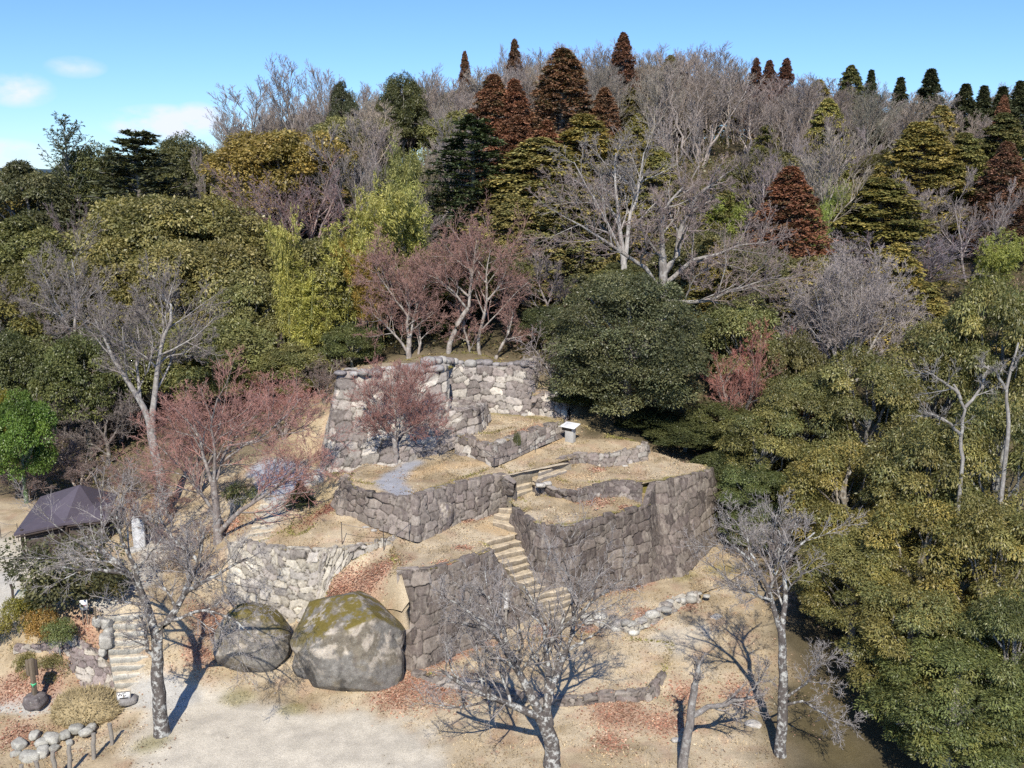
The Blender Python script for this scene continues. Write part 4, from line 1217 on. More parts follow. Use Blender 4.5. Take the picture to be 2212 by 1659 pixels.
for a, b in ((A, D), (D, F)):
    t = np.linspace(.04, .96, 2)
    pts = np.array([a + (b - a) * x for x in t]) - org
    tubes(mb, (pts - np.array((0, 0, .2)))[None], np.full((1, 2), .05), 6, (1, 1, 1))
mb.build('gutter', M_DARKWOOD, hut)
cen = (A + D + F + E + B) / 5
for q in (A, D, F, E, B):
    c = q + (cen - q) * .14 - org
    mb = MB(); rod(mb, (c[0], c[1], -.6), (c[0], c[1], q[2] - org[2] + .1), .09, ns=8); mb.build('post', M_DARKWOOD, hut)
mb = MB()
for a, b in ((A, D), (D, F), (F, E), (E, B), (B, A)):
    a2, b2 = a + (cen - a) * .2 - org, b + (cen - b) * .2 - org
    n = np.cross(b2 - a2, (0, 0, 1)); n /= np.linalg.norm(n)
    v = np.array([a2 + n * .04, b2 + n * .04, b2 - n * .04, a2 - n * .04])
    lo, hi = v.copy(), v.copy()
    lo[:, 2], hi[:, 2] = -.6, 1.62
    mb.add(np.concatenate([lo, hi]), BOXF)
mb.build('wall', M_DARKWOOD, hut)

# ------------------------------------------------------------------ trees: growing limbs, twigs and leaves
GOLD = 2.39996

def norm(v):
    return v / (np.linalg.norm(v, axis=-1, keepdims=True) + 1e-9)

def grow(par, prad, n, t, ang, ratio, K, up, wig, rr, rg, short=.45, rmin=.008, flat=0.0):
    """n children on each parent polyline; returns (N*n,K,3), (N*n,K)"""
    N, Kp, _ = par.shape
    L = np.linalg.norm(np.diff(par, axis=1), axis=2).sum(1)
    tt = t[0] + (t[1] - t[0]) * (np.arange(n)[None] + rg.random((N, n))) / n
    fi = tt * (Kp - 1)
    i0 = np.clip(fi.astype(int), 0, Kp - 2)
    fr = (fi - i0)[..., None]
    ar = np.arange(N)[:, None]
    b = par[ar, i0] * (1 - fr) + par[ar, i0 + 1] * fr
    T = norm(par[ar, i0 + 1] - par[ar, i0])
    r = (prad[ar, i0] * (1 - fr[..., 0]) + prad[ar, i0 + 1] * fr[..., 0]) * rr
    ref = np.where(np.abs(T[..., 2:3]) < .9, np.array((0, 0, 1.)), np.array((1., 0, 0)))
    A = norm(np.cross(T, ref))
    B = np.cross(T, A)
    az = (np.arange(n)[None] * GOLD + rg.random((N, 1)) * 6.28 + rg.normal(0, .35, (N, n)))[..., None]
    an = rg.uniform(ang[0], ang[1], (N, n))[..., None]
    d = np.cos(an) * T + np.sin(an) * (np.cos(az) * A + np.sin(az) * B)
    if flat:
        d[..., 2] *= 1 - flat
        d = norm(d)
    ln = (L[:, None] * ratio * rg.uniform(.65, 1.25, (N, n)) * (1 - short * tt))[..., None] / (K - 1)
    pts = np.empty((N, n, K, 3))
    pts[:, :, 0] = b
    for k in range(1, K):
        d = norm(d + np.array((0, 0, up)) + rg.normal(0, wig, d.shape))
        pts[:, :, k] = pts[:, :, k - 1] + d * ln
    rad = np.maximum(r[..., None] * np.linspace(1, .35, K), rmin)
    return pts.reshape(N * n, K, 3), rad.reshape(N * n, K)

def poly(pts, K):
    pts = np.asarray(pts, float)
    L = np.concatenate([[0], np.cumsum(np.linalg.norm(np.diff(pts, axis=0), axis=1))])
    # smooth a little (Catmull-Rom on a fine parameter)
    s = np.linspace(0, L[-1], K)
    return resample(pts, L, s)

def leaves(mb, C, D, Nn, ln, wd, col, fold=.18):
    """diamond leaves: base at C, tip along D"""
    ln, wd = np.asarray(ln)[..., None], np.asarray(wd)[..., None]
    D = norm(D)
    Sd = norm(np.cross(D, Nn))
    Nn = np.cross(Sd, D)
    a, b = C, C + D * ln
    m = C + D * ln * .45
    v = np.stack([a, m + Sd * wd * .5 + Nn * wd * fold, b - Nn * ln * .12, m - Sd * wd * .5 + Nn * wd * fold], 1)
    n = len(C)
    f = np.arange(n * 4).reshape(n, 4)
    mb.add(v.reshape(-1, 3), f, np.repeat(col, 4, axis=0))

def sph(n, rg, up=-1.0):
    z = rg.uniform(up, 1, n)
    a = rg.uniform(0, 6.2832, n)
    r = np.sqrt(1 - z * z)
    return np.stack([r * np.cos(a), r * np.sin(a), z], 1)

def clump_leaves(mb, cen, rad, nper, size, rg, cols, flat=.7, droop=.35, hemi=-.25, aspect=.45, inner=.55, vari=.25):
    """leaf clusters: each centre carries a rough dome of leaves"""
    cen, rad = np.asarray(cen), np.asarray(rad)
    N = len(cen)
    n = N * nper
    d = sph(n, rg, hemi)
    ci = np.repeat(np.arange(N), nper)
    q = rg.uniform(inner, 1.0, n) ** .6
    lob = 1 + .35 * (vnoise(d * 1.0 + ci[:, None] * 3.1, 2.2, 5, 2) - .5) * 2
    C = cen[ci] + d * (rad[ci] * q * lob)[:, None] * np.array((1, 1, flat))
    D = d * np.array((1, 1, .5)) + rg.normal(0, .45, (n, 3)) + np.array((0, 0, -droop))
    Nn = d + rg.normal(0, .38, (n, 3)) + np.array((0, -.0, .45))
    ln = size * rg.uniform(.65, 1.35, n)
    tone = rg.uniform(1 - vari, 1 + vari, N)[ci] * rg.uniform(.75, 1.25, n)
    pal = np.array(cols)
    pick = np.where(rg.random(n) < .7, rg.integers(0, len(pal), N)[ci], rg.integers(0, len(pal), n))
    leaves(mb, C, D, Nn, ln, ln * aspect, pal[pick] * tone[:, None])

C_TWIG = np.array((.30, .255, .225))
C_BARKG = np.array((.27, .245, .22))

def proto_bare(seed, H=12.0, spread=.5, trunk_t=.35, up=.10, nl=(10, 7, 6, 5), col=(.30, .26, .23), rbase=.16, lean=.0, rtwig=.014, wig=.08, stems=1):
    rg = np.random.default_rng(seed)
    mbT, mbC = MB(), MB()
    tr, rr = [], []
    for s in range(stems):
        K = 9
        z = np.linspace(0, 1, K)
        a = rg.uniform(0, 6.28)
        le = lean + (.22 if stems > 1 else .04)
        x = np.cumsum(rg.normal(0, .02, K)) * H + np.cos(a) * le * H * z ** .8
        y = np.cumsum(rg.normal(0, .02, K)) * H + np.sin(a) * le * H * z ** .8
        tr.append(np.stack([x - x[0], y - y[0], z * H * .86 - (z == 0) * .5], 1))
        rr.append(rbase * (1 - .84 * z) / (stems ** .4))
    tr, rr = np.array(tr), np.array(rr)
    cb = np.array(col) * .95
    tubes(mbT, tr, rr, 7, cb)
    l1, r1 = grow(tr, rr, max(4, nl[0] // stems + (1 if stems > 1 else 0)), (trunk_t, .97), (spread * .7, spread * 1.35), .52, 7, up, wig, .62, rg, .5, rtwig)
    tubes(mbT, l1, r1, 5, cb)
    l2, r2 = grow(l1, r1, nl[1], (.2, .98), (.28, .65), .55, 5, up, wig * 1.2, .6, rg, .4, rtwig)
    tubes(mbC, l2, r2, 4, np.array(col))
    l3, r3 = grow(l2, r2, nl[2], (.2, 1), (.25, .65), .55, 4, up * .9, wig * 1.3, .7, rg, .35, rtwig * .9)
    tubes(mbC, l3, r3, 3, np.array(col) * rg.uniform(.85, 1.15, (len(l3), 1)))
    l4, r4 = grow(l3, r3, nl[3], (.2, 1), (.25, .65), .62, 3, up * .7, wig * 1.3, .8, rg, .3, rtwig * .75)
    tubes(mbC, l4, r4, 3, np.array(col) * rg.uniform(.8, 1.2, (len(l4), 1)))
    return {'trunk': mbT.mesh('trunk', M_BARK), 'twigs': mbC.mesh('twigs', M_TWIG), 'H': H}

def proto_maple(seed, H=8.0, R0=4.2, col=(.40, .175, .145), stems=4, upl=.02):
    """low forking tree whose fine reddish twigs end in an umbrella"""
    rg = np.random.default_rng(seed)
    mbT, mbC = MB(), MB()
    K = 8
    st = []
    for s in range(stems):
        a = s * 6.283 / stems + rg.uniform(-.4, .4)
        t = np.linspace(0, 1, K)
        out = R0 * rg.uniform(.45, .7) * t ** 1.2
        st.append(np.stack([np.cos(a) * out + rg.normal(0, .06, K) * t * 2, np.sin(a) * out + rg.normal(0, .06, K) * t * 2, t ** .85 * H * rg.uniform(.66, .84) - (t == 0) * .5], 1))
    st = np.array(st)
    rs = np.tile(np.linspace(.16, .035, K), (stems, 1))
    bark = np.array((.29, .24, .21))
    tubes(mbT, st, rs, 6, bark)
    l1, r1 = grow(st, rs, 7, (.3, .98), (.4, 1.0), .48, 6, .03, .10, .6, rg, .3, .014)
    tubes(mbT, l1, r1, 4, bark)
    l2, r2 = grow(l1, r1, 7, (.2, 1), (.35, .95), .5, 5, .05, .12, .6, rg, .3, .012)
    tubes(mbC, l2, r2, 3, np.array((.32, .20, .175)))
    l3, r3 = grow(l2, r2, 6, (.2, 1), (.35, .9), .5, 4, upl, .15, .7, rg, .3, .011)
    tubes(mbC, l3, r3, 3, np.array(col) * rg.uniform(.8, 1.2, (len(l3), 1)))
    l4, r4 = grow(l3, r3, 5, (.25, 1), (.3, .9), .55, 3, upl, .15, .8, rg, .2, .010)
    tubes(mbC, l4, r4, 3, np.array(col) * rg.uniform(.8, 1.25, (len(l4), 1)))
    return {'trunk': mbT.mesh('trunk', M_BARK), 'twigs': mbC.mesh('twigs', M_TWIG), 'H': H}

def limbs_to(mbT, cen, H, rg, rbase, col, n=18, fork=.3):
    K = 7
    t = np.linspace(0, 1, K)
    tr = np.stack([rg.normal(0, .02, K) * H * t, rg.normal(0, .02, K) * H * t, t * H * .8 - (t == 0) * .6], 1)
    tubes(mbT, tr[None], (rbase * (1 - .8 * t))[None], 8, col)
    pick = rg.choice(len(cen), min(n, len(cen)), replace=False)
    L, r = [], []
    for i in pick:
        c = cen[i]
        z0 = np.clip(c[2] * rg.uniform(.35, .7), fork * H, H * .75)
        a = np.array((np.interp(z0, tr[:, 2], tr[:, 0]), np.interp(z0, tr[:, 2], tr[:, 1]), z0))
        s = np.linspace(0, 1, 6)[:, None]
        p = a * (1 - s) + c * s
        p[:, 2] += (s * (1 - s))[:, 0] * .8 * rg.uniform(-.5, 1)
        p[1:-1] += rg.normal(0, .12, (4, 3))
        L.append(p)
        r.append(np.linspace(rbase * .38, .025, 6))
    tubes(mbT, np.array(L), np.array(r), 5, col)

def proto_round(seed, H=9.0, R0=4.2, ncl=62, nper=400, size=.20, cols=((.11, .10, .028), (.13, .11, .03), (.085, .088, .026)), crown_lo=.22, flat=.75, rc=(.8, 1.5), hemi=-.3, mat=None, aspect=.5, droop=.3, limbs=14):
    rg = np.random.default_rng(seed)
    mbT, mbC = MB(), MB()
    zc = H * (crown_lo + 1) / 2
    hz = H * (1 - crown_lo) / 2
    d = sph(ncl, rg, -.75)
    # uneven outline: the crown swells and shrinks with direction
    w = (.70 + .55 * vnoise(d * 1.4, 1.0, seed, 2))
    q = rg.uniform(.62, 1.0, ncl) ** .5
    cr = rg.uniform(rc[0], rc[1], ncl)
    cen = d * np.array((R0, R0, hz)) * (w * q)[:, None] * .86 + np.array((0, 0, zc))
    cen[:, 2] = np.maximum(cen[:, 2], H * crown_lo * .8)
    clump_leaves(mbC, cen, cr, nper, size, rg, cols, flat, droop, hemi, aspect)
    limbs_to(mbT, cen, H, rg, .03 * H, C_BARKG * .75, limbs)
    return {'trunk': mbT.mesh('trunk', M_BARK), 'crown': mbC.mesh('crown', mat or M_LEAF), 'H': H}

def proto_cone(seed, H=13.0, R0=2.8, ncl=120, nper=85, size=.24, cols=((.135, .105, .025), (.16, .115, .028), (.10, .09, .025)), lo=.12, power=.8, rc=(.5, .95), droop=.5, flat=.8, mat=None, aspect=.5, bulge=.0, trunkcol=(.2, .14, .11)):
    rg = np.random.default_rng(seed)
    mbT, mbC = MB(), MB()
    t = rg.uniform(0, 1, ncl) ** .8
    z = H * (lo + (1 - lo) * t)
    a = rg.uniform(0, 6.2832, ncl)
    rad = R0 * (1 - t) ** power * rg.uniform(.55, 1.05, ncl) * (1 + bulge * np.sin(t * 9 + a))
    cen = np.stack([np.cos(a) * rad, np.sin(a) * rad, z - .1 * rad], 1)
    cr = rg.uniform(rc[0], rc[1], ncl) * (1.1 - .68 * t)
    clump_leaves(mbC, cen, cr, nper, size, rg, cols, flat, droop, -.45, aspect, .35)
    K = 8
    s = np.linspace(0, 1, K)
    tubes(mbT, np.stack([s * 0 + rg.normal(0, .04, K), s * 0, s * H * .97 - (s == 0) * .6], 1)[None], (.024 * H * (1 - .92 * s))[None], 7, np.array(trunkcol))
    c0 = np.stack([cen[:, 0] * 0, cen[:, 1] * 0, cen[:, 2] - rad * .15], 1)
    L = np.stack([c0, (c0 + cen) / 2 + np.array((0, 0, .08)), cen], 1)
    tubes(mbT, L, np.tile(np.array((.05, .035, .015)), (ncl, 1)), 4, np.array(trunkcol))
    return {'trunk': mbT.mesh('trunk', M_BARK), 'crown': mbC.mesh('crown', mat or M_NEEDLE), 'H': H}

def proto_fir(seed, H=13.0, R0=4.2, nw=20, cols=((.085, .105, .05), (.11, .125, .058), (.066, .086, .044)), lo=.12, size=.30, sparse=1.0, up=.12, power=.75):
    """tiers of spreading branches with flat sprays"""
    rg = np.random.default_rng(seed)
    mbT, mbC = MB(), MB()
    K = 8
    s = np.linspace(0, 1, K)
    tubes(mbT, np.stack([s * 0, s * 0, s * H - (s == 0) * .6], 1)[None], (.022 * H * (1 - .93 * s))[None], 7, np.array((.16, .14, .12)))
    br, r = [], []
    for w in range(nw):
        t = lo + (1 - lo) * (w + rg.uniform(-.3, .3)) / nw
        t = min(max(t, lo), .985)
        nb = int(rg.integers(4, 7))
        for k in range(nb):
            t = min(max(lo + (1 - lo) * (w + rg.uniform(-.9, .9)) / nw, lo), .99)
            a = k * 6.283 / nb + w * 1.7 + rg.uniform(-.6, .6)
            ln = R0 * (1 - t) ** power * rg.uniform(.6, 1.15) + .25
            q = np.linspace(0, 1, 6)
            br.append(np.stack([np.cos(a) * ln * q, np.sin(a) * ln * q, t * H + ln * (up * 2.2 * q - .30 * q * q + .12 * q ** 3)], 1))
            r.append(np.linspace(.05, .012, 6))
    br, r = np.array(br), np.array(r)
    tubes(mbT, br, r, 4, np.array((.2, .18, .16)))
    sb, sr = grow(br, r, 9, (.2, 1), (.6, 1.05), .34, 4, .02, .05, .6, rg, .55, .008, .7)
    tubes(mbC, sb, sr, 3, np.array((.07, .065, .04)))
    n = len(sb)
    m = int(16 * sparse)
    tt = rg.random((n, m)) * 2.999
    i0 = tt.astype(int)
    fr = (tt - i0)[..., None]
    ar = np.arange(n)[:, None]
    C = sb[ar, i0] * (1 - fr) + sb[ar, i0 + 1] * fr
    T = norm(sb[ar, i0 + 1] - sb[ar, i0])
    D = T * .8 + rg.normal(0, .55, C.shape) * np.array((1, 1, .35))
    D[..., 2] += .1
    C, D = C.reshape(-1, 3), D.reshape(-1, 3)
    Nn = np.tile(np.array((0, 0, 1.)), (len(C), 1)) + rg.normal(0, .35, C.shape)
    ln = size * rg.uniform(.6, 1.3, len(C))
    pal = np.array(cols)
    leaves(mbC, C, D, Nn, ln, ln * .38, pal[rg.integers(0, len(pal), len(C))] * rg.uniform(.7, 1.35, (len(C), 1)))
    return {'trunk': mbT.mesh('trunk', M_BARK), 'crown': mbC.mesh('crown', M_NEEDLE), 'H': H}

def proto_bamboo(seed, H=12.0, n=14, R0=1.6, cols=((.45, .42, .13), (.38, .37, .12), (.53, .48, .16)), lean=(.25, .0), leafn=46):
    """a clump of culms whose leafy tops arch over like plumes"""
    rg = np.random.default_rng(seed)
    mbT, mbC = MB(), MB()
    K = 12
    cu = []
    for k in range(n):
        a = rg.uniform(0, 6.28)
        r0 = R0 * math.sqrt(rg.random())
        t = np.linspace(0, 1, K)
        dx, dy = np.cos(a) * rg.uniform(.03, .15) + lean[0] * .8, np.sin(a) * rg.uniform(.03, .15) + lean[1] * .6
        h = H * rg.uniform(.72, 1.0)
        cu.append(np.stack([np.cos(a) * r0 + dx * h * t ** 2.6, np.sin(a) * r0 + dy * h * t ** 2.6, h * (t - .10 * t ** 6) - (t == 0) * .4], 1))
    cu = np.array(cu)
    tubes(mbT, cu, np.tile(np.linspace(.055, .012, K), (n, 1)), 6, np.array((.26, .28, .12)))
    b, r = grow(cu, np.tile(np.linspace(.03, .01, K), (n, 1)), 26, (.32, 1), (.7, 1.2), .17, 5, -.04, .12, .5, rg, .45, .006)
    tubes(mbC, b, r, 3, np.array((.22, .22, .07)))
    m = leafn
    tt = .6 + rg.random((len(b), m)) * 3.39
    i0 = tt.astype(int)
    fr = (tt - i0)[..., None]
    ar = np.arange(len(b))[:, None]
    C = b[ar, i0] * (1 - fr) + b[ar, i0 + 1] * fr + rg.normal(0, .12, (len(b), m, 3))
    D = norm(b[ar, i0 + 1] - b[ar, i0]) + rg.normal(0, .5, C.shape)
    D[..., 2] -= .45
    C, D = C.reshape(-1, 3), D.reshape(-1, 3)
    ln = .30 * rg.uniform(.6, 1.3, len(C))
    pal = np.array(cols)
    hh = np.clip(C[:, 2] / H, 0, 1)[:, None]
    leaves(mbC, C, D, rg.normal(0, .6, C.shape) + np.array((0, 0, 1.)), ln, ln * .24, pal[rg.integers(0, len(pal), len(C))] * rg.uniform(.7, 1.3, (len(C), 1)))
    return {'culms': mbT.mesh('culms', M_BARK), 'foliage': mbC.mesh('foliage', M_BAMBOO), 'H': H}

def proto_shrub(seed, H=2.0, R0=1.6, cols=((.10, .10, .03), (.13, .10, .03)), ncl=20, nper=330, size=.105):
    return proto_round(seed, H, R0, ncl, nper, size, cols, .05, .8, (.4, .75), -.3, None, .5, .2, 6)

OL = ((.255, .232, .095), (.215, .208, .088), (.30, .26, .105))
DK = ((.145, .148, .064), (.18, .17, .07), (.12, .126, .056))
PR = {
    'bare': [proto_bare(s, 12, .46 + .05 * (s % 3), .22 + .04 * (s % 3), .13) for s in (1, 2, 3)] + [proto_bare(4, 12, .42, .2, .12, (10, 6, 6, 4), stems=3), proto_bare(5, 12, .40, .3, .13, (12, 6, 6, 4))],
    'pale': [proto_bare(11, 10, .75, .2, .06, (11, 8, 7, 5), (.29, .255, .235), .2, stems=2), proto_bare(12, 10, .8, .25, .05, (12, 8, 7, 5), (.28, .245, .225), .2)],
    'dome': [proto_maple(21, 8, 5.0, (.215, .185, .185), 5, .03), proto_maple(22, 8, 4.6, (.25, .20, .185), 4, .03)],
    'maple': [proto_maple(31, 8, 4.4, (.42, .19, .15), 4), proto_maple(32, 8, 4.0, (.40, .20, .15), 3), proto_maple(33, 8, 4.4, (.36, .19, .15), 5)],
    'round': [proto_round(41, 9, 4.2, 96, 480, .19, OL, rc=(.6, 1.25)), proto_round(42, 9, 3.8, 88, 480, .185, OL, .12, rc=(.6, 1.2)), proto_round(43, 9, 4.6, 100, 460, .19, DK, rc=(.6, 1.25)), proto_round(44, 10, 3.6, 88, 480, .185, DK, .12, rc=(.6, 1.2))],
    'hinoki': [proto_cone(51, 13, 3.0, 420, 95, .19, ((.275, .235, .075), (.32, .26, .085), (.205, .195, .07)), rc=(.28, .62), power=.62), proto_cone(52, 13, 2.7, 360, 95, .19, ((.235, .21, .07), (.285, .235, .08), (.175, .175, .066)), .08, .62, (.28, .62))],
    'cedar': [proto_cone(61, 13, 2.4, 460, 80, .17, ((.27, .13, .075), (.225, .115, .068), (.31, .155, .085), (.17, .12, .06)), .15, .66, (.22, .55), .1, 1.0), proto_cone(62, 13, 2.2, 360, 80, .17, ((.25, .125, .075), (.20, .11, .065), (.29, .14, .08)), .15, .74, (.22, .5), .1, 1.0)],
    'fir': [proto_fir(71, 13, 4.6, 30), proto_fir(72, 13, 3.8, 26, ((.11, .12, .065), (.14, .145, .08), (.09, .10, .055)), .15, .28, 1.0, .25), proto_fir(73, 13, 3.2, 14, ((.10, .11, .055), (.13, .13, .07)), .2, .26, .6, .55, .35)],
    'spire': [proto_cone(75, 10, 1.9, 330, 60, .18, ((.085, .095, .045), (.11, .11, .05), (.07, .08, .04)), .1, 1.05, (.2, .42), .1, .8)],
    'bamboo': [proto_bamboo(81, 12, 14, 1.5), proto_bamboo(82, 12, 12, 1.3, lean=(-.15, .1)), proto_bamboo(83, 12, 16, 1.8, ((.42, .36, .11), (.47, .39, .12), (.42, .33, .10)), (-.25, -.1))],
    'shrub': [proto_shrub(91, 2.0, 1.5, OL), proto_shrub(92, 2.2, 1.5, DK), proto_shrub(93, 2.0, 1.6, ((.22, .19, .05), (.18, .17, .045)))],
}
KIND = {'bare': ('bare_tree', 'tree'), 'pale': ('bare_tree', 'tree'), 'dome': ('bare_tree', 'tree'), 'maple': ('maple_tree', 'tree'), 'round': ('evergreen_tree', 'tree'), 'hinoki': ('cypress_tree', 'tree'),
        'cedar': ('cedar_tree', 'tree'), 'fir': ('fir_tree', 'tree'), 'spire': ('conifer_tree', 'tree'), 'bamboo': ('bamboo_clump', 'bamboo'), 'shrub': ('shrub', 'shrub')}

PLACED = []      # (kind, px, py of the crown, label) of every tree, used to word the labels of the crowd

def put(proto, name, label, cat, loc, sc, rz=0.0, tint=(1, 1, 1), group=None):
    root = empty(name, loc, rz, label, cat, group)
    for part, me in proto.items():
        if part == 'H':
            continue
        o = link(part, me, root)
        o.scale = sc
        o.color = tuple(tint) + (1,)
    return root

RG = random.Random(5)

def tree(kind, px, top, Y, width, label=None, var=None, tint=(1, 1, 1), base=None, rz=None, group=None, sink=.2):
    """a tree whose crown is centred on column px with its top at row `top`, standing at distance Y"""
    P_ = PR[kind]
    pr = P_[var if var is not None else RG.randrange(len(P_))]
    t = PY(px, top, Y)
    mid = PY(px, top + width * .4, Y)
    x = mid[0]
    z0 = tz(x, Y) - sink if base is None else base
    h = max(1.5, t[2] - z0)
    me = pr.get('crown') or pr.get('twigs') or pr.get('foliage')
    if 'w' not in pr:
        co = np.empty(len(me.vertices) * 3, np.float32)
        me.vertices.foreach_get('co', co)
        co = co.reshape(-1, 3)
        pr['w'] = float(np.percentile(np.abs(co[:, 0]), 98) + np.percentile(np.abs(co[:, 1]), 98))
        pr['top'] = float(np.percentile(co[:, 2], 99.8))
    wm = width * Y / (FPX * CP)
    s = wm / pr['w'] * {'hinoki': 1.32, 'cedar': 1.22, 'spire': 1.5}.get(kind, 1.0)
    sz = h / pr['top']
    nm, cat = KIND[kind]
    q = {k: v for k, v in pr.items() if k not in ('w', 'top')}
    o = put(q, nm, label, cat, (x, Y, z0), (s, s, sz), rz if rz is not None else RG.uniform(0, 6.28), tint, group)
    PLACED.append((kind, px, top + width * .4, o))
    return o

# ------------------------------------------------------------------ trees whose limbs follow the photograph
def skeleton_tree(name, label, base, limbs, Y=None, lv=((7, .5), (6, .5), (5, .5)), col=(.27, .245, .225), tcol=(.30, .265, .245), rtwig=.009, up=.04, ang=(.45, 1.05), bark=M_BARK, twigs=M_TWIG, part='twigs', tip=True, minlen=.0):
    b = P(*base)
    Y = b[1] if Y is None else Y
    root = empty(name, b, 0, label, 'tree')
    rg = np.random.default_rng(int(base[0] * 7 + base[1]))
    mbT, mbC = MB(), MB()
    PL, RL = [], []
    K = 10
    for li, (pts, r0, r1, d0, d1) in enumerate(limbs):
        n = len(pts)
        w = [PY(px, py, Y + d0 + (d1 - d0) * k / max(1, n - 1)) - b for k, (px, py) in enumerate(pts)]
        p = poly(w, K)
        p[1:-1] += rg.normal(0, .025, (K - 2, 3))
        if li == 0:
            p[0, 2] = -.35
            tdir = norm(p[-1] - p[-3])
            tend = p[-1]
        elif np.linalg.norm(p[0] - tend) < .45:
            p = poly(np.concatenate([[p[0] - tdir * .45], p]), K)
        PL.append(p)
        RL.append(np.linspace(r0, r1, K) * (1 + (np.arange(K) == 0) * (.25 if li == 0 else 0)))
    PL, RL = np.array(PL), np.array(RL)
    tubes(mbT, PL, RL, 9, np.array(col))
    start = .35
    par, pr_ = PL, RL
    # the trunk itself carries few twigs
    k1, ratio1 = lv[0]
    l1, r1 = grow(par[1:], pr_[1:], k1, (.25, 1.0), ang, ratio1, 6, up, .12, .5, rg, .35, rtwig * 1.4)
    keep = np.linalg.norm(np.diff(l1, axis=1), axis=2).sum(1) > minlen
    l1, r1 = l1[keep], r1[keep]
    tubes(mbT, l1, r1, 5, np.array(col))
    cur, cr = l1, r1
    for i, (n, ratio) in enumerate(lv[1:]):
        cur, cr = grow(cur, cr, n, (.15, 1), (.35, 1.0), ratio, 5 if i == 0 else 4, up, .14, .62, rg, .3, rtwig * (1.15 - .15 * i))
        tubes(mbC, cur, cr, 4 if i == 0 else 3, np.array(tcol) * rg.uniform(.8, 1.2, (len(cur), 1)))
    mbT.build('trunk', bark, root, smooth=True)
    mbC.build(part, twigs, root)
    x, y = np.mean([q[0] for l in limbs for q in l[0]]), np.mean([q[1] for l in limbs for q in l[0]])
    PLACED.append(('skeleton', x, y, root))
    return root

CH = dict(bark=M_CHERRY, lv=((7, .55), (6, .52), (6, .52), (4, .55)), rtwig=.0058, col=(.115, .10, .09), tcol=(.33, .30, .28))
skeleton_tree('cherry_tree', 'bare cherry with a white-lichened trunk at the left edge of the sandy plaza', (350, 1586, -.05), [
    ([(350, 1586), (346, 1530), (338, 1450), (339, 1385)], .32, .22, 0, 0),
    ([(339, 1385), (326, 1325), (309, 1290), (283, 1240), (232, 1195), (150, 1160)], .2, .05, 0, 1.5),
    ([(309, 1290), (292, 1225), (262, 1165), (250, 1100)], .12, .03, 0, -1.0),
    ([(283, 1240), (200, 1230), (130, 1225)], .09, .03, .3, -1.6),
    ([(340, 1375), (372, 1330), (398, 1282), (428, 1215), (440, 1150)], .19, .04, 0, 1.2),
    ([(398, 1282), (460, 1245), (535, 1205)], .1, .03, .3, -1.2),
    ([(385, 1310), (410, 1250), (405, 1180)], .1, .03, .2, 2.6),
    ([(345, 1350), (430, 1318), (500, 1332), (552, 1380)], .09, .02, 0, -1.2),
    ([(336, 1420), (318, 1405), (312, 1350), (300, 1330)], .10, .03, 0, -.6),
    ([(428, 1215), (370, 1160), (340, 1110)], .07, .025, 1.0, 2.4)], **CH)
skeleton_tree('cherry_tree', 'large bare cherry with a silvery lichened forked trunk and one low limb, bottom centre', (1194, 1657, -.05), [
    ([(1194, 1657), (1190, 1595), (1176, 1560), (1168, 1535)], .34, .25, 0, 0),
    ([(1168, 1545), (1150, 1508), (1118, 1445), (1097, 1404), (1064, 1362), (1000, 1345)], .21, .05, 0, -.8),
    ([(1180, 1545), (1186, 1500), (1182, 1440), (1176, 1352), (1157, 1310), (1130, 1262)], .19, .035, 0, .9),
    ([(1186, 1500), (1200, 1470), (1227, 1404), (1242, 1341), (1235, 1274), (1215, 1205)], .15, .03, .1, 1.6),
    ([(1182, 1397), (1212, 1360), (1242, 1334), (1305, 1278), (1345, 1250)], .1, .025, .5, -.9),
    ([(1166, 1548), (1147, 1541), (1087, 1516), (1003, 1482), (953, 1448)], .18, .06, 0, -1.0),
    ([(1052, 1500), (1048, 1450), (1046, 1405)], .05, .02, -.6, -.5),
    ([(1097, 1404), (1085, 1350), (1060, 1300), (1010, 1260)], .11, .03, -.5, .8),
    ([(1064, 1362), (1000, 1310), (950, 1290)], .08, .025, -.6, -1.5),
    ([(1118, 1445), (1130, 1390), (1115, 1330)], .08, .03, -.3, -1.6),
    ([(1227, 1404), (1290, 1370), (1330, 1330)], .07, .02, .6, 2.0)], **CH)
skeleton_tree('cherry_tree', 'tall slim bare cherry forking high, at the edge of the dark shade on the right', (1686, 1634, -.1), [
    ([(1686, 1634), (1690, 1540), (1692, 1440), (1689, 1372)], .24, .15, 0, 0),
    ([(1689, 1372), (1666, 1295), (1637, 1223), (1604, 1195), (1560, 1162)], .13, .03, 0, -.6),
    ([(1690, 1365), (1699, 1285), (1690, 1228), (1718, 1185), (1760, 1150)], .13, .03, 0, 1.0),
    ([(1690, 1228), (1672, 1160), (1680, 1110)], .07, .02, .6, -.4),
    ([(1666, 1295), (1625, 1280), (1590, 1272)], .06, .02, -.2, -1.2),
    ([(1696, 1508), (1747, 1473), (1776, 1425)], .06, .02, 0, -.8),
    ([(1694, 1525), (1730, 1512), (1782, 1545), (1825, 1568)], .06, .02, 0, -1.2),
    ([(1637, 1223), (1600, 1140), (1570, 1110)], .05, .02, -.4, .8)], **CH)
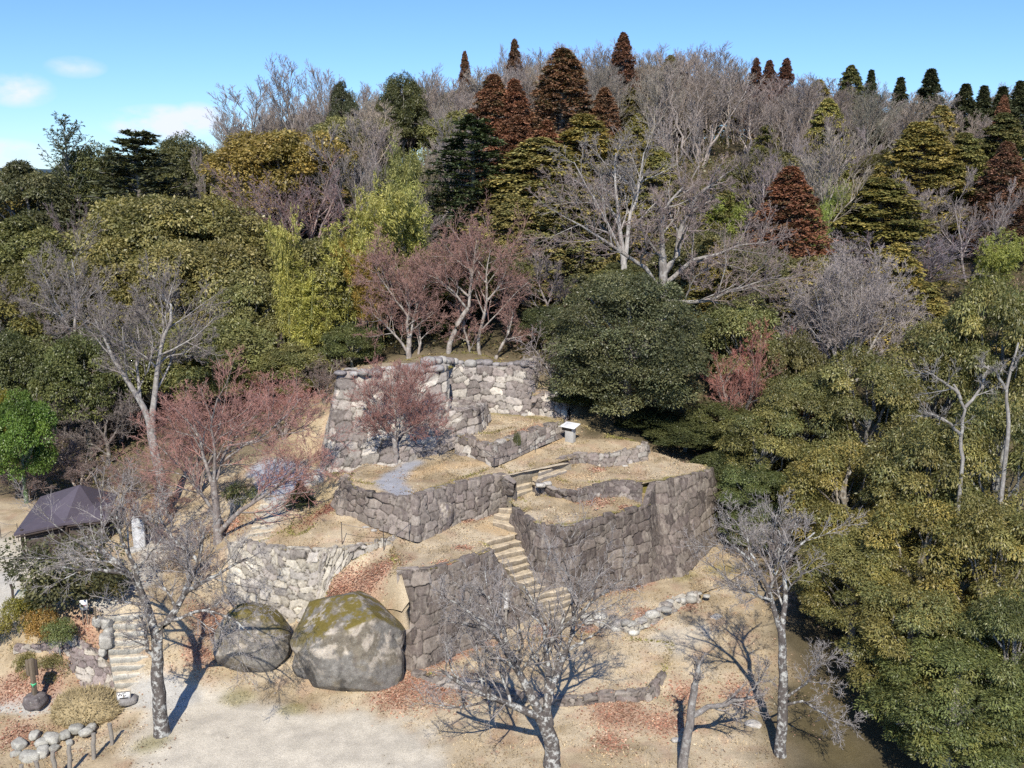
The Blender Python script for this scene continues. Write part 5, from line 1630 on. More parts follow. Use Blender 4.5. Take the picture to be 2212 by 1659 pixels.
skeleton_tree('cherry_tree', 'short topped cherry with one long right limb, second from the right at the bottom', (1473, 1662, -.05), [
    ([(1473, 1662), (1484, 1600), (1494, 1540), (1501, 1478)], .2, .14, 0, 0),
    ([(1501, 1480), (1508, 1450), (1513, 1428)], .13, .08, 0, 0),
    ([(1498, 1545), (1530, 1528), (1566, 1521), (1610, 1508), (1650, 1500)], .12, .05, 0, .8),
    ([(1610, 1508), (1640, 1470), (1660, 1440)], .05, .02, .5, .2)], lv=((7, .45), (6, .5), (6, .5), (4, .5)), rtwig=.0062, col=(.2, .18, .165), tcol=(.28, .25, .235))

TALL = dict(lv=((8, .55), (8, .52), (7, .52), (5, .5)), rtwig=.0085, col=(.29, .265, .24), tcol=(.255, .22, .20), up=.06)
skeleton_tree('bare_tree', 'tall pale-barked leafless tree forking wide above the red maple, left of centre', (358, 1112, 3.6), [
    ([(358, 1112), (347, 1034), (332, 956), (325, 918)], .3, .24, 0, 0),
    ([(325, 918), (306, 871), (266, 809), (241, 768), (225, 725), (205, 690)], .2, .05, 0, -1),
    ([(326, 915), (331, 878), (338, 809), (347, 762), (350, 731), (372, 687), (368, 650), (345, 635)], .2, .05, 0, 1),
    ([(302, 860), (296, 784), (301, 735), (298, 690)], .1, .03, -.2, 1.5),
    ([(346, 762), (320, 740), (285, 738), (255, 736)], .06, .02, .6, -.4),
    ([(340, 790), (356, 772), (392, 764), (432, 742)], .06, .02, .5, 2),
    ([(350, 731), (320, 690), (280, 660)], .06, .02, .8, .2)], **TALL)
skeleton_tree('bare_tree', 'leafless tree with a slanting pale trunk and two whitish stems, at the left', (232, 962, 3.2), [
    ([(232, 962), (225, 900), (200, 832), (169, 752)], .22, .16, 0, 0),
    ([(169, 752), (160, 720), (164, 660), (163, 612), (155, 560)], .14, .03, 0, .8),
    ([(160, 735), (140, 690), (115, 640), (95, 590)], .11, .03, 0, -.8),
    ([(166, 745), (130, 728), (105, 718)], .06, .02, 0, -1.4),
    ([(163, 680), (175, 640), (190, 600)], .06, .02, .2, 1.6),
    ([(140, 690), (100, 665), (60, 650)], .06, .02, -.3, 1.0)], **TALL)
skeleton_tree('bare_tree', 'twin-stemmed pale leafless tree at the left edge, above the bright green small tree', (78, 940, 3.3), [
    ([(78, 940), (74, 900), (72, 872)], .22, .19, 0, 0),
    ([(72, 872), (60, 840), (47, 815), (31, 768), (5, 725), (-20, 690)], .16, .04, 0, -.5),
    ([(73, 872), (66, 820), (55, 760), (40, 720), (30, 670)], .13, .03, 0, .8),
    ([(40, 790), (10, 765), (-10, 750)], .06, .02, -.3, -.8),
    ([(74, 880), (90, 820), (110, 760), (115, 700)], .08, .02, 0, 1.4)], **TALL)
skeleton_tree('bare_tree', 'small dark-stemmed leafless tree between the hut roof and the tall pale-barked tree', (232, 1020, 3.2), [
    ([(232, 1020), (236, 980), (226, 940)], .16, .12, 0, 0),
    ([(226, 940), (232, 900), (222, 870), (210, 850)], .1, .03, 0, .6),
    ([(228, 945), (200, 910), (170, 890), (140, 880)], .08, .02, 0, -.8),
    ([(232, 960), (260, 920), (280, 880)], .08, .02, 0, -.5),
    ([(236, 985), (200, 960), (160, 950)], .07, .02, 0, -1)], lv=((10, .6), (8, .5), (6, .5), (5, .5)), rtwig=.0085, col=(.18, .155, .14), tcol=(.24, .20, .18))
skeleton_tree('bare_tree', 'big gnarled leafless tree with broken pale limbs above the dark camphor', (1429, 690, 9.0), [
    ([(1429, 690), (1430, 650), (1433, 600), (1432, 550)], .36, .26, 0, 0),
    ([(1432, 552), (1429, 500), (1434, 455), (1450, 430), (1476, 405)], .2, .06, 0, .6),
    ([(1429, 630), (1397, 580), (1341, 543), (1269, 496), (1197, 455)], .17, .03, 0, -1.5),
    ([(1434, 590), (1462, 552), (1468, 505), (1481, 465), (1506, 424), (1534, 402)], .24, .12, 0, .8),
    ([(1481, 470), (1505, 448), (1535, 434)], .14, .06, .6, .2),
    ([(1436, 650), (1478, 653), (1525, 650), (1572, 630), (1635, 611), (1688, 594)], .17, .03, 0, -1.2),
    ([(1434, 615), (1465, 590), (1494, 561), (1541, 552), (1598, 530), (1652, 524)], .17, .03, 0, 1.2),
    ([(1433, 560), (1400, 520), (1380, 480)], .12, .03, 0, -1.6),
    ([(1478, 653), (1500, 600), (1530, 580)], .08, .02, -.2, -1.5)], Y=66.5, lv=((10, .5), (8, .5), (7, .5), (4, .5)), rtwig=.010, col=(.255, .23, .205), tcol=(.30, .235, .21))
skeleton_tree('bare_tree', 'ghost-pale leafless tree with whitish upright stems in front of the golden cypresses', (1352, 640, 12.0), [
    ([(1352, 640), (1348, 590), (1346, 546)], .3, .24, 0, 0),
    ([(1347, 550), (1338, 490), (1336, 458), (1329, 405), (1330, 330)], .2, .05, 0, 0),
    ([(1350, 560), (1358, 500), (1361, 460), (1374, 434), (1382, 390), (1391, 330)], .2, .05, 0, .8),
    ([(1374, 434), (1365, 405), (1345, 385), (1322, 371)], .13, .06, .4, .2),
    ([(1382, 392), (1392, 378), (1405, 370)], .1, .04, .5, .5),
    ([(1346, 550), (1320, 500), (1290, 440), (1260, 390), (1240, 350)], .14, .03, 0, -1),
    ([(1338, 490), (1310, 430), (1300, 380)], .09, .03, 0, 1)], Y=77, lv=((9, .48), (7, .5), (6, .5), (4, .5)), rtwig=.011, col=(.38, .35, .32), tcol=(.30, .265, .24))

MP = dict(lv=((9, .62), (7, .55), (6, .5), (5, .5)), rtwig=.0068, col=(.22, .185, .165), tcol=(.42, .225, .185), up=.05)
skeleton_tree('maple_tree', 'widest red-twigged maple, beside the trail steps left of the tower', (470, 1172, 3.8), [
    ([(470, 1172), (467, 1110), (462, 1035)], .24, .17, 0, 0),
    ([(463, 1060), (445, 1000), (432, 950), (400, 900)], .13, .03, 0, .6),
    ([(464, 1045), (478, 1000), (492, 965), (520, 930), (560, 890)], .13, .03, 0, 1.2),
    ([(462, 1040), (465, 980), (455, 920), (470, 860)], .1, .03, 0, -.8),
    ([(474, 1150), (510, 1110), (548, 1086), (592, 1056), (636, 1010)], .15, .03, 0, -.6),
    ([(592, 1056), (640, 1030), (668, 985)], .07, .025, -.4, .4),
    ([(468, 1120), (430, 1060), (390, 1010), (350, 970)], .11, .03, 0, -1.4),
    ([(492, 965), (560, 950), (620, 900), (650, 860)], .08, .025, .6, 1.8),
    ([(478, 1000), (530, 960), (600, 940), (660, 930)], .07, .02, .4, .8),
    ([(432, 950), (380, 930), (360, 900)], .06, .02, .4, -.6)], **MP)
skeleton_tree('maple_tree', 'red-twigged maple with a pale trunk standing at the foot of the tower wall', (855, 1004, 6.7), [
    ([(855, 1004), (853, 970), (852, 946)], .16, .14, 0, 0),
    ([(852, 948), (840, 920), (815, 880), (800, 840)], .07, .02, 0, -.4),
    ([(853, 946), (856, 900), (850, 860), (845, 820)], .07, .02, 0, .3),
    ([(853, 945), (875, 910), (900, 870), (920, 830)], .07, .02, 0, -.2),
    ([(852, 946), (890, 925), (930, 900)], .06, .02, 0, -.9),
    ([(853, 944), (870, 880), (880, 820)], .06, .02, 0, .5),
    ([(852, 946), (830, 930), (805, 915)], .05, .02, 0, -.8)], lv=((10, .62), (8, .55), (7, .5), (5, .5)), rtwig=.0068, col=(.25, .215, .195), tcol=(.345, .18, .15), up=.07)
MB2 = dict(lv=((10, .6), (8, .52), (7, .5), (5, .5)), rtwig=.0085, col=(.30, .26, .225), tcol=(.34, .20, .165), up=.04)
skeleton_tree('maple_tree', 'multi-stemmed maple with orange-pink twigs behind the tower, left of two', (885, 786, 10.4), [
    ([(885, 786), (882, 760), (884, 730)], .2, .17, 0, 0),
    ([(884, 735), (878, 700), (885, 670), (882, 640), (870, 590)], .12, .03, 0, .4),
    ([(885, 735), (893, 690), (905, 650), (920, 610)], .1, .03, 0, .8),
    ([(884, 765), (860, 730), (830, 700), (800, 672)], .1, .03, 0, -.6),
    ([(885, 690), (850, 640), (820, 600), (805, 560)], .08, .02, .2, -.4),
    ([(900, 785), (908, 740), (900, 700), (898, 650)], .1, .03, .3, 1.2),
    ([(882, 660), (860, 610), (835, 560)], .07, .02, .2, .8)], **MB2)
skeleton_tree('maple_tree', 'broad maple with rosy twigs and pale leaning trunks behind the back wall', (965, 782, 10.4), [
    ([(965, 782), (972, 740), (990, 695), (1012, 665)], .2, .15, 0, 0),
    ([(1012, 665), (1016, 620), (1022, 570), (1030, 520)], .12, .03, 0, .3),
    ([(1010, 668), (985, 635), (950, 605), (915, 590)], .1, .02, 0, -.8),
    ([(1040, 782), (1030, 745), (1045, 690), (1052, 640), (1050, 590), (1060, 540)], .15, .03, .4, .4),
    ([(1018, 782), (1012, 740), (1003, 715), (1000, 680)], .12, .04, .6, .6),
    ([(1068, 782), (1085, 745), (1100, 715), (1108, 670)], .14, .03, .2, .5),
    ([(1052, 650), (1085, 610), (1100, 570)], .08, .02, .4, -.4),
    ([(1022, 590), (985, 560), (960, 530)], .07, .02, .2, -.5),
    ([(1012, 640), (970, 600), (935, 570)], .08, .02, .1, .8),
    ([(1050, 610), (1020, 570), (1000, 530)], .07, .02, .4, 1.2)], **MB2)
skeleton_tree('bare_tree', 'low leafless shrubby tree with arching grey twigs at the right end of the back wall', (1200, 870, 8.6), [
    ([(1205, 872), (1200, 840), (1190, 815)], .12, .1, 0, 0),
    ([(1195, 825), (1180, 790), (1160, 760), (1140, 740)], .07, .02, 0, .3),
    ([(1198, 835), (1210, 800), (1215, 770)], .07, .02, 0, -.6),
    ([(1192, 820), (1170, 800), (1150, 795)], .06, .02, 0, -.8),
    ([(1203, 850), (1220, 830), (1235, 820)], .06, .02, 0, -.8)], lv=((8, .6), (6, .55), (4, .5)), rtwig=.011, col=(.25, .22, .2), tcol=(.30, .25, .235))

skeleton_tree('bare_tree', 'large pale leafless tree in the right half, left of the nearer golden cypress', (1830, 905, 5.2), [
    ([(1830, 905), (1832, 860), (1828, 820)], .3, .24, 0, 0),
    ([(1828, 825), (1800, 760), (1775, 690), (1760, 620)], .14, .03, 0, -.8),
    ([(1828, 822), (1822, 750), (1815, 680), (1810, 600)], .15, .03, 0, .6),
    ([(1829, 822), (1845, 750), (1858, 680), (1862, 600)], .15, .03, 0, -.4),
    ([(1829, 825), (1870, 770), (1905, 710), (1925, 650)], .14, .03, 0, .8),
    ([(1830, 835), (1885, 800), (1935, 765), (1970, 730)], .12, .03, 0, -1.0),
    ([(1829, 835), (1780, 800), (1735, 765), (1705, 720)], .12, .03, 0, .6),
    ([(1828, 830), (1790, 770), (1740, 700), (1725, 650)], .11, .03, 0, 1.6),
    ([(1829, 828), (1850, 770), (1885, 690), (1895, 620)], .11, .03, 0, 1.8),
    ([(1829, 828), (1820, 770), (1840, 690), (1838, 610)], .11, .03, 0, -1.8)], Y=64.5, lv=((11, .5), (8, .52), (7, .52), (4, .55)), rtwig=.0105, col=(.33, .30, .275), tcol=(.36, .31, .285), up=.07)

# ------------------------------------------------------------------ the dark camphor and the near evergreens on the right
CAM = proto_round(301, 13, 5.6, 230, 480, .165, ((.125, .137, .068), (.155, .16, .076), (.105, .116, .06), (.185, .18, .085)), -.05, .75, (.7, 1.35), -.3, None, .48, .35, 26)
CAM['top'], CAM['w'] = 13.2, 11.6
PR['camphor'] = [CAM]
KIND['camphor'] = ('camphor_tree', 'tree')
tree('camphor', 1358, 556, 61.5, 375, 'large dense dark-green camphor right of the tower, shading the information stand', 0, rz=.4)
ROW = ((.26, .235, .08), (.22, .208, .076), (.18, .186, .072), (.31, .26, .088))
ROWD = ((.18, .19, .068), (.15, .166, .062), (.22, .21, .07), (.13, .146, .056))
PR['near'] = [proto_round(311, 10, 4.0, 105, 560, .155, ROW, .05, .72, (.55, 1.1), -.15, None, .36, .55, 30), proto_round(312, 10, 3.6, 92, 560, .155, ROW, .08, .72, (.55, 1.1), -.15, None, .36, .55, 30),
              proto_round(313, 10, 4.2, 125, 560, .155, ROWD, .03, .72, (.55, 1.05), -.15, None, .36, .5, 26)]
KIND['near'] = ('evergreen_tree', 'tree')
for a in ((1650, 880, 56, 190, 'golden-green evergreen against the right corner of the big dark wall', 1, (.95, 1, 1)), (1745, 800, 57, 210, 'olive evergreen behind the golden one at the big wall corner', 0, (.9, .95, 1)),
          (1640, 1010, 53.5, 170, 'dim green evergreen below the right edge of the upper terrace', 2, (.9, 1, 1)),
          (1880, 760, 55, 250, 'broad olive evergreen directly below the large purple-grey bare tree', 0, (.92, .95, 1)), (2030, 690, 56, 250, 'olive evergreen in the right part, below the leaning golden cypress', 1, (.95, .97, 1)),
          (2165, 600, 54, 240, 'tall olive evergreen cut by the right edge, upper of two', 0, (.95, 1, 1)),
          (1830, 960, 49, 250, 'golden olive evergreen in the middle of the right grove', 1, (1.08, 1.02, .9)), (2010, 900, 47, 280, 'rounded olive evergreen with pale limbs, middle of the right grove', 0, (1, 1, 1)),
          (2170, 860, 46, 260, 'olive evergreen at the right edge beside pale bare limbs', 1, (.92, .98, 1)),
          (1850, 1150, 43.5, 250, 'yellow-olive evergreen overhanging the bare slope, leftmost in the lower grove', 0, (1.0, 1, .95)), (2000, 1090, 42.5, 290, 'bright yellow-olive evergreen crown, centre of the lower grove', 1, (1.12, 1.06, .9)),
          (2160, 1080, 41, 270, 'yellow-olive evergreen at the right edge, above the dark green one', 0, (1.05, 1.02, .95)),
          (1960, 1270, 39, 260, 'olive evergreen just above the lowest dark-green crown', 1, (.98, 1, .95)),
          (2055, 1400, 36, 350, 'lowest dark-green glossy evergreen filling the bottom right corner', 2, (1.05, 1.1, 1)), (2190, 1300, 36.5, 280, 'dark-green evergreen cut by the right edge near the bottom', 2, (1, 1.02, 1))):
    tree('near', a[0], a[1], a[2], a[3], a[4], a[5], a[6])
for (px, py, z, limbs, lab) in ((2080, 1000, 1.0, [([(2080, 1010), (2075, 940), (2085, 880), (2060, 830)], .09, .05, 0, 0), ([(2085, 880), (2120, 840), (2135, 790)], .08, .03, 0, .4), ([(2068, 845), (2030, 820), (1995, 800)], .08, .03, 0, -.8), ([(2075, 940), (2040, 905), (2000, 890)], .08, .03, 0, -.9)], 'crooked grey limbs of a bare tree showing through the middle of the right grove'),
                                (2175, 960, 1.0, [([(2175, 960), (2180, 900), (2172, 840), (2190, 780), (2200, 740)], .10, .04, 0, 0), ([(2172, 840), (2150, 800), (2120, 790)], .08, .03, 0, -.6), ([(2185, 800), (2205, 770), (2225, 760)], .08, .03, 0, -.5)], 'pale whitish bare tree near the right edge above the grove')):
    skeleton_tree('bare_tree', lab, (px, py, z), limbs, Y=44.0, lv=((7, .5), (6, .5), (5, .5)), rtwig=.008, col=(.27, .25, .225), tcol=(.27, .25, .225))

# ------------------------------------------------------------------ trees one can tell apart in the wood
LM = (
    # kind, px, top row, distance, width px, variant, tint, label
    ('fir', 140, 247, 100, 105, 2, (.9, 1, 1), 'sparse dead-topped conifer sticking up highest at the left skyline'),
    ('fir', 300, 284, 96, 260, 1, (1.05, 1.05, 1.05), 'grey-green fir with tiered branches, left of the bare pale bush on the skyline'),
    ('round', 60, 350, 98, 190, 3, (.9, .9, 1), 'dark evergreen at the far left end of the skyline'),
    ('round', 208, 315, 104, 180, 2, (.95, 1, .9), 'dark rounded evergreen between the dead-topped conifer and the tiered fir'),
    ('round', 395, 292, 108, 160, 2, (1, 1, .95), 'dark evergreen right of the tiered fir on the skyline'),
    ('pale', 422, 318, 99, 115, 0, (.95, .92, .92), 'round pale leafless bush below the skyline, beside the golden evergreens'),
    ('round', 605, 285, 99, 265, 0, (1.2, 1.0, .75), 'golden-brown evergreen dome on the left slope, behind the purple-grey maple'),
    ('bamboo', 520, 385, 92, 150, 2, (.95, 1, 1), 'golden bamboo clump left of the purple-grey maple'),
    ('dome', 642, 325, 88, 265, 0, (1.08, .92, .90), 'domed leafless tree with purple-grey twigs on the left slope'),
    ('round', 330, 425, 83, 290, 0, (1, 1, .95), 'large olive evergreen dome in the middle of the left slope'),
    ('round', 475, 430, 84, 260, 1, (1, 1, .9), 'olive evergreen dome right of the largest one on the left slope'),
    ('round', 275, 520, 77, 260, 1, (1.08, 1.05, .95), 'light olive evergreen in front of the largest left-slope dome'),
    ('round', 430, 520, 76, 250, 0, (1.05, 1.02, .95), 'olive evergreen in front, between the slope domes and the bamboo'),
    ('round', 545, 585, 73, 190, 1, (.95, 1, .95), 'darker olive evergreen at the left foot of the bamboo'),
    ('round', 65, 470, 84, 230, 3, (1.2, 1.2, 1), 'grey-olive evergreen at the left edge below the skyline'),
    ('round', 90, 560, 76, 260, 2, (1.3, 1.2, .9), 'olive-dark evergreen at the left edge, above the bare twin stems'),
    ('dome', 190, 430, 85, 120, 1, (.8, .8, .85), 'small dark leafless tree among the left evergreens'),
    ('bamboo', 618, 460, 71, 85, 1, (1, 1, .95), 'small narrow bamboo plume, leftmost of the bamboo'),
    ('bamboo', 722, 450, 70.5, 150, 0, (1.0, 1.02, .95), 'tall light-green bamboo plume, largest of the bamboo left of the maples'),
    ('bamboo', 788, 385, 72, 120, 1, (1.08, 1.08, 1.1), 'pale green bamboo plume, tallest of the bamboo'),
    ('bamboo', 888, 388, 76, 120, 0, (1.0, 1.05, 1.05), 'bamboo plume directly left of the dark fir'),
    ('bamboo', 672, 560, 69, 140, 0, (1, 1.02, .9), 'leaning green bamboo plume lowest beside the olive evergreen'),
    ('bamboo', 806, 520, 69, 110, 2, (1.0, .85, .75), 'yellow-brown bamboo beside the left pink maple'),
    ('bamboo', 858, 305, 88, 90, 1, (.8, .85, 1), 'dim bamboo plume behind the others, below the bare hillside'),
    ('bare', 552, 165, 128, 170, 0, (1, .97, .97), 'bare tree standing against the sky, leftmost of the tall bare three'),
    ('bare', 640, 122, 131, 140, 4, (1, .97, .97), 'bare tree standing against the sky, middle and tallest of the tall bare three'),
    ('bare', 705, 132, 132, 110, 1, (1, .97, .97), 'bare tree standing against the sky, right one of the tall bare three'),
    ('round', 742, 178, 130, 62, 3, (.6, .65, .7), 'dark roundish tree silhouetted on the skyline right of the tall bare three'),
    ('round', 870, 160, 138, 95, 2, (.75, .8, .7), 'dark evergreen on the skyline where the bare hilltop begins'),
    ('pale', 765, 240, 97, 210, 0, (1.1, 1.1, 1.1), 'bare whitish tree with a light trunk right of the purple-grey domed tree'),
    ('fir', 1022, 250, 92, 255, 0, (1, 1.05, 1), 'large dark-green fir in the centre, left of the golden cypresses'),
    ('cedar', 1066, 163, 116, 110, 0, (1, 1, 1), 'rust-brown cedar, left of the twin tops above the dark fir'),
    ('cedar', 1112, 172, 115, 88, 1, (1.05, 1, 1), 'rust-brown cedar, right of the twin tops above the dark fir'),
    ('cedar', 1216, 106, 117, 140, 0, (.85, .95, .95), 'tallest rust-brown cedar on the central hilltop'),
    ('cedar', 1180, 262, 104, 100, 0, (1.05, 1, 1), 'small rust cedar in front of the tallest rust-brown cedar'),
    ('cedar', 1120, 250, 107, 100, 1, (1, 1, 1), 'rust cedar below the twin rust tops'),
    ('cedar', 1306, 190, 118, 80, 1, (.9, 1, 1), 'small rust cedar right of the tallest rust-brown cedar'),
    ('cedar', 1346, 72, 142, 62, 1, (.75, .75, .8), 'narrow dark-red cedar top alone against the sky'),
    ('cedar', 1112, 86, 146, 46, 1, (.65, .75, .8), 'tiny dark cedar tip on the skyline left of the tallest cedar'),
    ('cedar', 1004, 112, 146, 34, 1, (.75, .8, .8), 'tiny brown cedar tip on the skyline at the left shoulder'),
    ('cedar', 1634, 126, 148, 42, 1, (.65, .65, .75), 'left one of three small dark-red cedars on the skyline'),
    ('cedar', 1662, 131, 148, 46, 0, (.65, .65, .75), 'middle one of three small dark-red cedars on the skyline'),
    ('cedar', 1698, 127, 148, 50, 1, (.65, .65, .75), 'right one of three small dark-red cedars on the skyline'),
    ('hinoki', 1165, 300, 90, 235, 0, (1, 1, 1), 'large golden-green cypress in the centre, right of the dark fir'),
    ('hinoki', 1262, 248, 98, 170, 1, (1.25, 1.12, .95), 'yellow-green cypress top behind the ghost-pale tree'),
    ('hinoki', 1110, 420, 81, 130, 0, (.95, .95, 1), 'golden cypress edge hanging down beside the rosy maple'),
    ('hinoki', 1215, 400, 80, 150, 1, (.95, .95, 1), 'dark-shadowed cypress behind the big gnarled tree'),
    ('hinoki', 1345, 285, 99, 110, 1, (1.1, 1, .95), 'golden cypress right of the yellow-green top'),
    ('hinoki', 1420, 320, 97, 110, 0, (.95, 1, .95), 'golden cypress behind the gnarled tree, rightmost of the central cypresses'),
    ('cedar', 1706, 362, 83, 152, 0, (1.0, .92, .92), 'single conical red-brown cedar in the right half, bushiest of the cedars'),
    ('hinoki', 1992, 266, 101, 165, 0, (1.05, 1, .9), 'conical golden cypress on the right hillside'),
    ('hinoki', 2082, 288, 101, 110, 1, (.9, .95, .9), 'smaller cypress right of the conical golden one'),
    ('hinoki', 1900, 385, 91, 190, 1, (1, 1, .85), 'wide golden cypress below the conical golden one'),
    ('hinoki', 1935, 528, 74, 150, 0, (1.15, 1.08, .9), 'nearer golden cypress, upper mass beside the large pale bare tree'),
    ('hinoki', 1992, 610, 72, 130, 1, (1.1, 1.05, .9), 'nearer golden cypress, lower right mass beside the large pale bare tree'),
    ('cedar', 2172, 308, 96, 105, 0, (.75, .8, .9), 'red-brown cedar near the right edge'),
    ('cedar', 2168, 208, 116, 48, 1, (.9, .9, .9), 'small rust cedar tip near the upper right edge'),
    ('hinoki', 2165, 245, 112, 120, 1, (.7, .75, .8), 'dull green cypress under the small rust tip at the right edge'),
    ('dome', 1960, 475, 84, 330, 0, (.85, .85, .92), 'wide purple-grey domed bare tree on the right hillside'),
    ('pale', 2000, 372, 93, 150, 1, (1.05, 1, 1), 'pale leafless tree in front of the wide golden cypress'),
    ('pale', 2110, 360, 92, 170, 0, (1.05, 1, 1), 'pale leafless tree with a forked trunk at the right, in front of the red-brown cedar'),
    ('bare', 1520, 120, 126, 210, 3, (1.08, 1.04, 1.02), 'tall upswept bare tree right of the lone narrow cedar top'),
    ('bare', 1490, 200, 104, 200, 3, (1.15, 1.1, 1.08), 'nearer upswept bare tree with long pale stems, right of the central cypresses'),
    ('bamboo', 1550, 402, 90, 110, 0, (.8, .95, .8), 'green bamboo patch between the gnarled tree and the red-brown cedar'),
    ('bamboo', 1808, 385, 93, 62, 1, (.95, 1.1, 1.2), 'pale green bamboo tip right of the conical red-brown cedar'),
    ('bamboo', 1770, 420, 88, 70, 1, (.75, .95, .8), 'bright green bamboo at the right flank of the red-brown cedar'),
    ('bamboo', 2135, 490, 82, 110, 0, (.8, .9, .8), 'bamboo below the pale forked tree near the right edge'),
    ('hinoki', 1838, 142, 149, 62, 0, (.5, .6, .6), 'dark conifer on the right skyline, broadest of them'),
    ('spire', 1882, 152, 150, 42, 0, (.9, 1, 1), 'narrow dark conifer tip right of the broadest skyline conifer'),
    ('spire', 2010, 150, 148, 70, 0, (.9, .95, 1), 'pointed dark conifer standing alone on the right skyline'),
    ('spire', 1945, 168, 150, 50, 0, (1, 1, 1), 'low dark conifer tip left of the lone pointed conifer'),
    ('spire', 2085, 182, 146, 62, 0, (1, 1, 1), 'dark conifer on the right skyline, first right of the lone pointed one'),
    ('spire', 2125, 186, 145, 56, 0, (1, 1, 1), 'dark conifer on the right skyline, second right of the lone pointed one'),
    ('spire', 2165, 188, 145, 60, 0, (1, 1, 1), 'dark conifer on the right skyline, third right of the lone pointed one'),
    ('spire', 2203, 176, 144, 62, 0, (1, 1, 1), 'dark conifer at the right end of the skyline'),
    ('maple', 1595, 700, 61, 190, 0, (.95, .95, .95), 'reddish-twigged shrubby maple right of the camphor'),
    ('round', 1600, 640, 66, 170, 1, (.85, .95, .9), 'olive evergreen below the low right limb of the gnarled tree'),
    ('maple', 1655, 690, 64, 130, 1, (1.0, .7, .75), 'crimson-twigged bush between the camphor and the large pale bare tree'),
    ('pale', 1175, 530, 71, 170, 1, (.95, .9, .9), 'grey leafless tree left of the gnarled one, behind the back wall'),
    ('round', 1720, 720, 60, 130, 2, (1.1, 1, .9), 'dim olive evergreen under the large pale bare tree'),
    ('maple', 1745, 830, 58.5, 110, 1, (.75, .5, .6), 'dark crimson bush at the foot of the large pale bare tree'),
    ('round', 38, 850, 58, 140, 1, (.55, .95, .45), 'bright green soft-leaved small tree at the left edge, above the hut'),
    ('bamboo', 15, 820, 61, 70, 2, (.9, .95, .6), 'yellowish feathery sapling behind the bright green small tree'),
    ('maple', 610, 800, 61, 185, 0, (.95, .9, .9), 'red-twigged maple between the widest maple and the tower'),
    ('maple', 420, 850, 56, 170, 2, (.95, .9, .9), 'red-twigged maple behind the widest maple, beside the tall pale trunk'),
    ('maple', 330, 985, 51, 190, 1, (.75, .82, .85), 'brownish maple at the foot of the tall pale trunk'),
    ('round', 620, 745, 66, 170, 1, (.95, 1, .9), 'olive evergreen above the red maples, left of the tower'),
    ('round', 470, 700, 66, 220, 0, (.9, .98, .9), 'olive evergreen behind the widest red maple'),
    ('round', 180, 720, 66, 190, 2, (1.0, 1.1, .9), 'dark evergreen behind the slanting pale trunk at the left'),
    ('round', 320, 690, 68, 170, 2, (1.2, 1.2, 1), 'grey-green evergreen behind the tall pale-barked fork'),
    ('round', 25, 720, 68, 180, 2, (.9, 1, .9), 'dark evergreen behind the twin-stemmed tree at the left edge'),
    ('round', 760, 700, 66, 120, 2, (1.0, 1.1, .9), 'dark green undergrowth tree under the bamboo, behind the tower corner'),
    ('round', 940, 690, 72, 110, 2, (.8, 1.15, .8), 'green bushy tree between the two pink maples'),
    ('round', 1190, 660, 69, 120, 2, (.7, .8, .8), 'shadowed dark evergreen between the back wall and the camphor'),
    ('pale', 1660, 1110, 47.5, 170, 1, (.95, .92, .92), 'leaning leafless tree with long grey twigs before the big wall corner'),
)
for kind, px, top, Y, w, var, tint, lab in LM:
    tree(kind, px, top, Y, w, lab, var, tint)

for px, top, Y, w, var, tint, lab in (
        (60, 985, 59, 190, 0, (1.05, .95, .85), 'brown twiggy thicket bush left behind the hut roof'), (170, 960, 60, 170, 1, (1, .95, .9), 'grey-brown twiggy bush right behind the hut roof'),
        (275, 985, 57, 150, 0, (1, .95, .88), 'grey-brown twiggy bush between the hut and the tall pale trunk'), (10, 940, 63, 150, 1, (.95, .95, .9), 'grey twiggy bush at the left edge, below the bright green small tree'),
        (130, 900, 66, 180, 0, (.92, .9, .9), 'grey twiggy bush below the slanting pale trunk'), (300, 1075, 52, 130, 1, (1, .92, .85), 'low twiggy bush between the hut and the widest maple'),
        (390, 1120, 49.5, 150, 0, (1, .9, .9), 'low purplish twiggy bush in front of the widest maple'), (440, 1210, 47, 120, 1, (1, .95, .9), 'small twiggy bush left of the pale fieldstone wall'),
        (360, 1180, 47.5, 110, 0, (.95, .95, .9), 'small twiggy bush right of the stone monument'), (260, 860, 68, 160, 1, (.95, .92, .9), 'grey twiggy bush behind the tall pale trunk'),
        (40, 700, 74, 190, 0, (1, 1, .98), 'grey brushy leafless tree at the left edge, over the dark evergreens'), (200, 660, 72, 170, 1, (.98, .96, .95), 'grey brushy leafless tree behind the slanting pale trunk'),
        (560, 700, 69, 150, 0, (1, .95, .9), 'brownish leafless bush below the left-slope evergreens, above the red maples'), (700, 770, 63, 130, 1, (.95, .92, .85), 'leafless brush beside the tower corner')):
    tree('dome', px, top, Y, w, lab, var, tint)
for px, top, Y, w, var, tint, lab in (  # bushes added where the camphor's shade falls, most with shade in their tint
        (1255, 850, 62.5, 130, 3, (.62, .75, .7), 'dark bush added for shade beside the ledge wall under the camphor'), (1480, 905, 60.5, 170, 2, (.72, .8, .75), 'dark bush added for shade at the right foot of the camphor'),
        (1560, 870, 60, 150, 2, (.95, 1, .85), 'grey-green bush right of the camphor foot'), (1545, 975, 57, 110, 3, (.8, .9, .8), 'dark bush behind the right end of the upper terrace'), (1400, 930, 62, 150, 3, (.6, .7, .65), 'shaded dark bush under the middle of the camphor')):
    tree('round', px, top, Y, w, lab, var, tint)

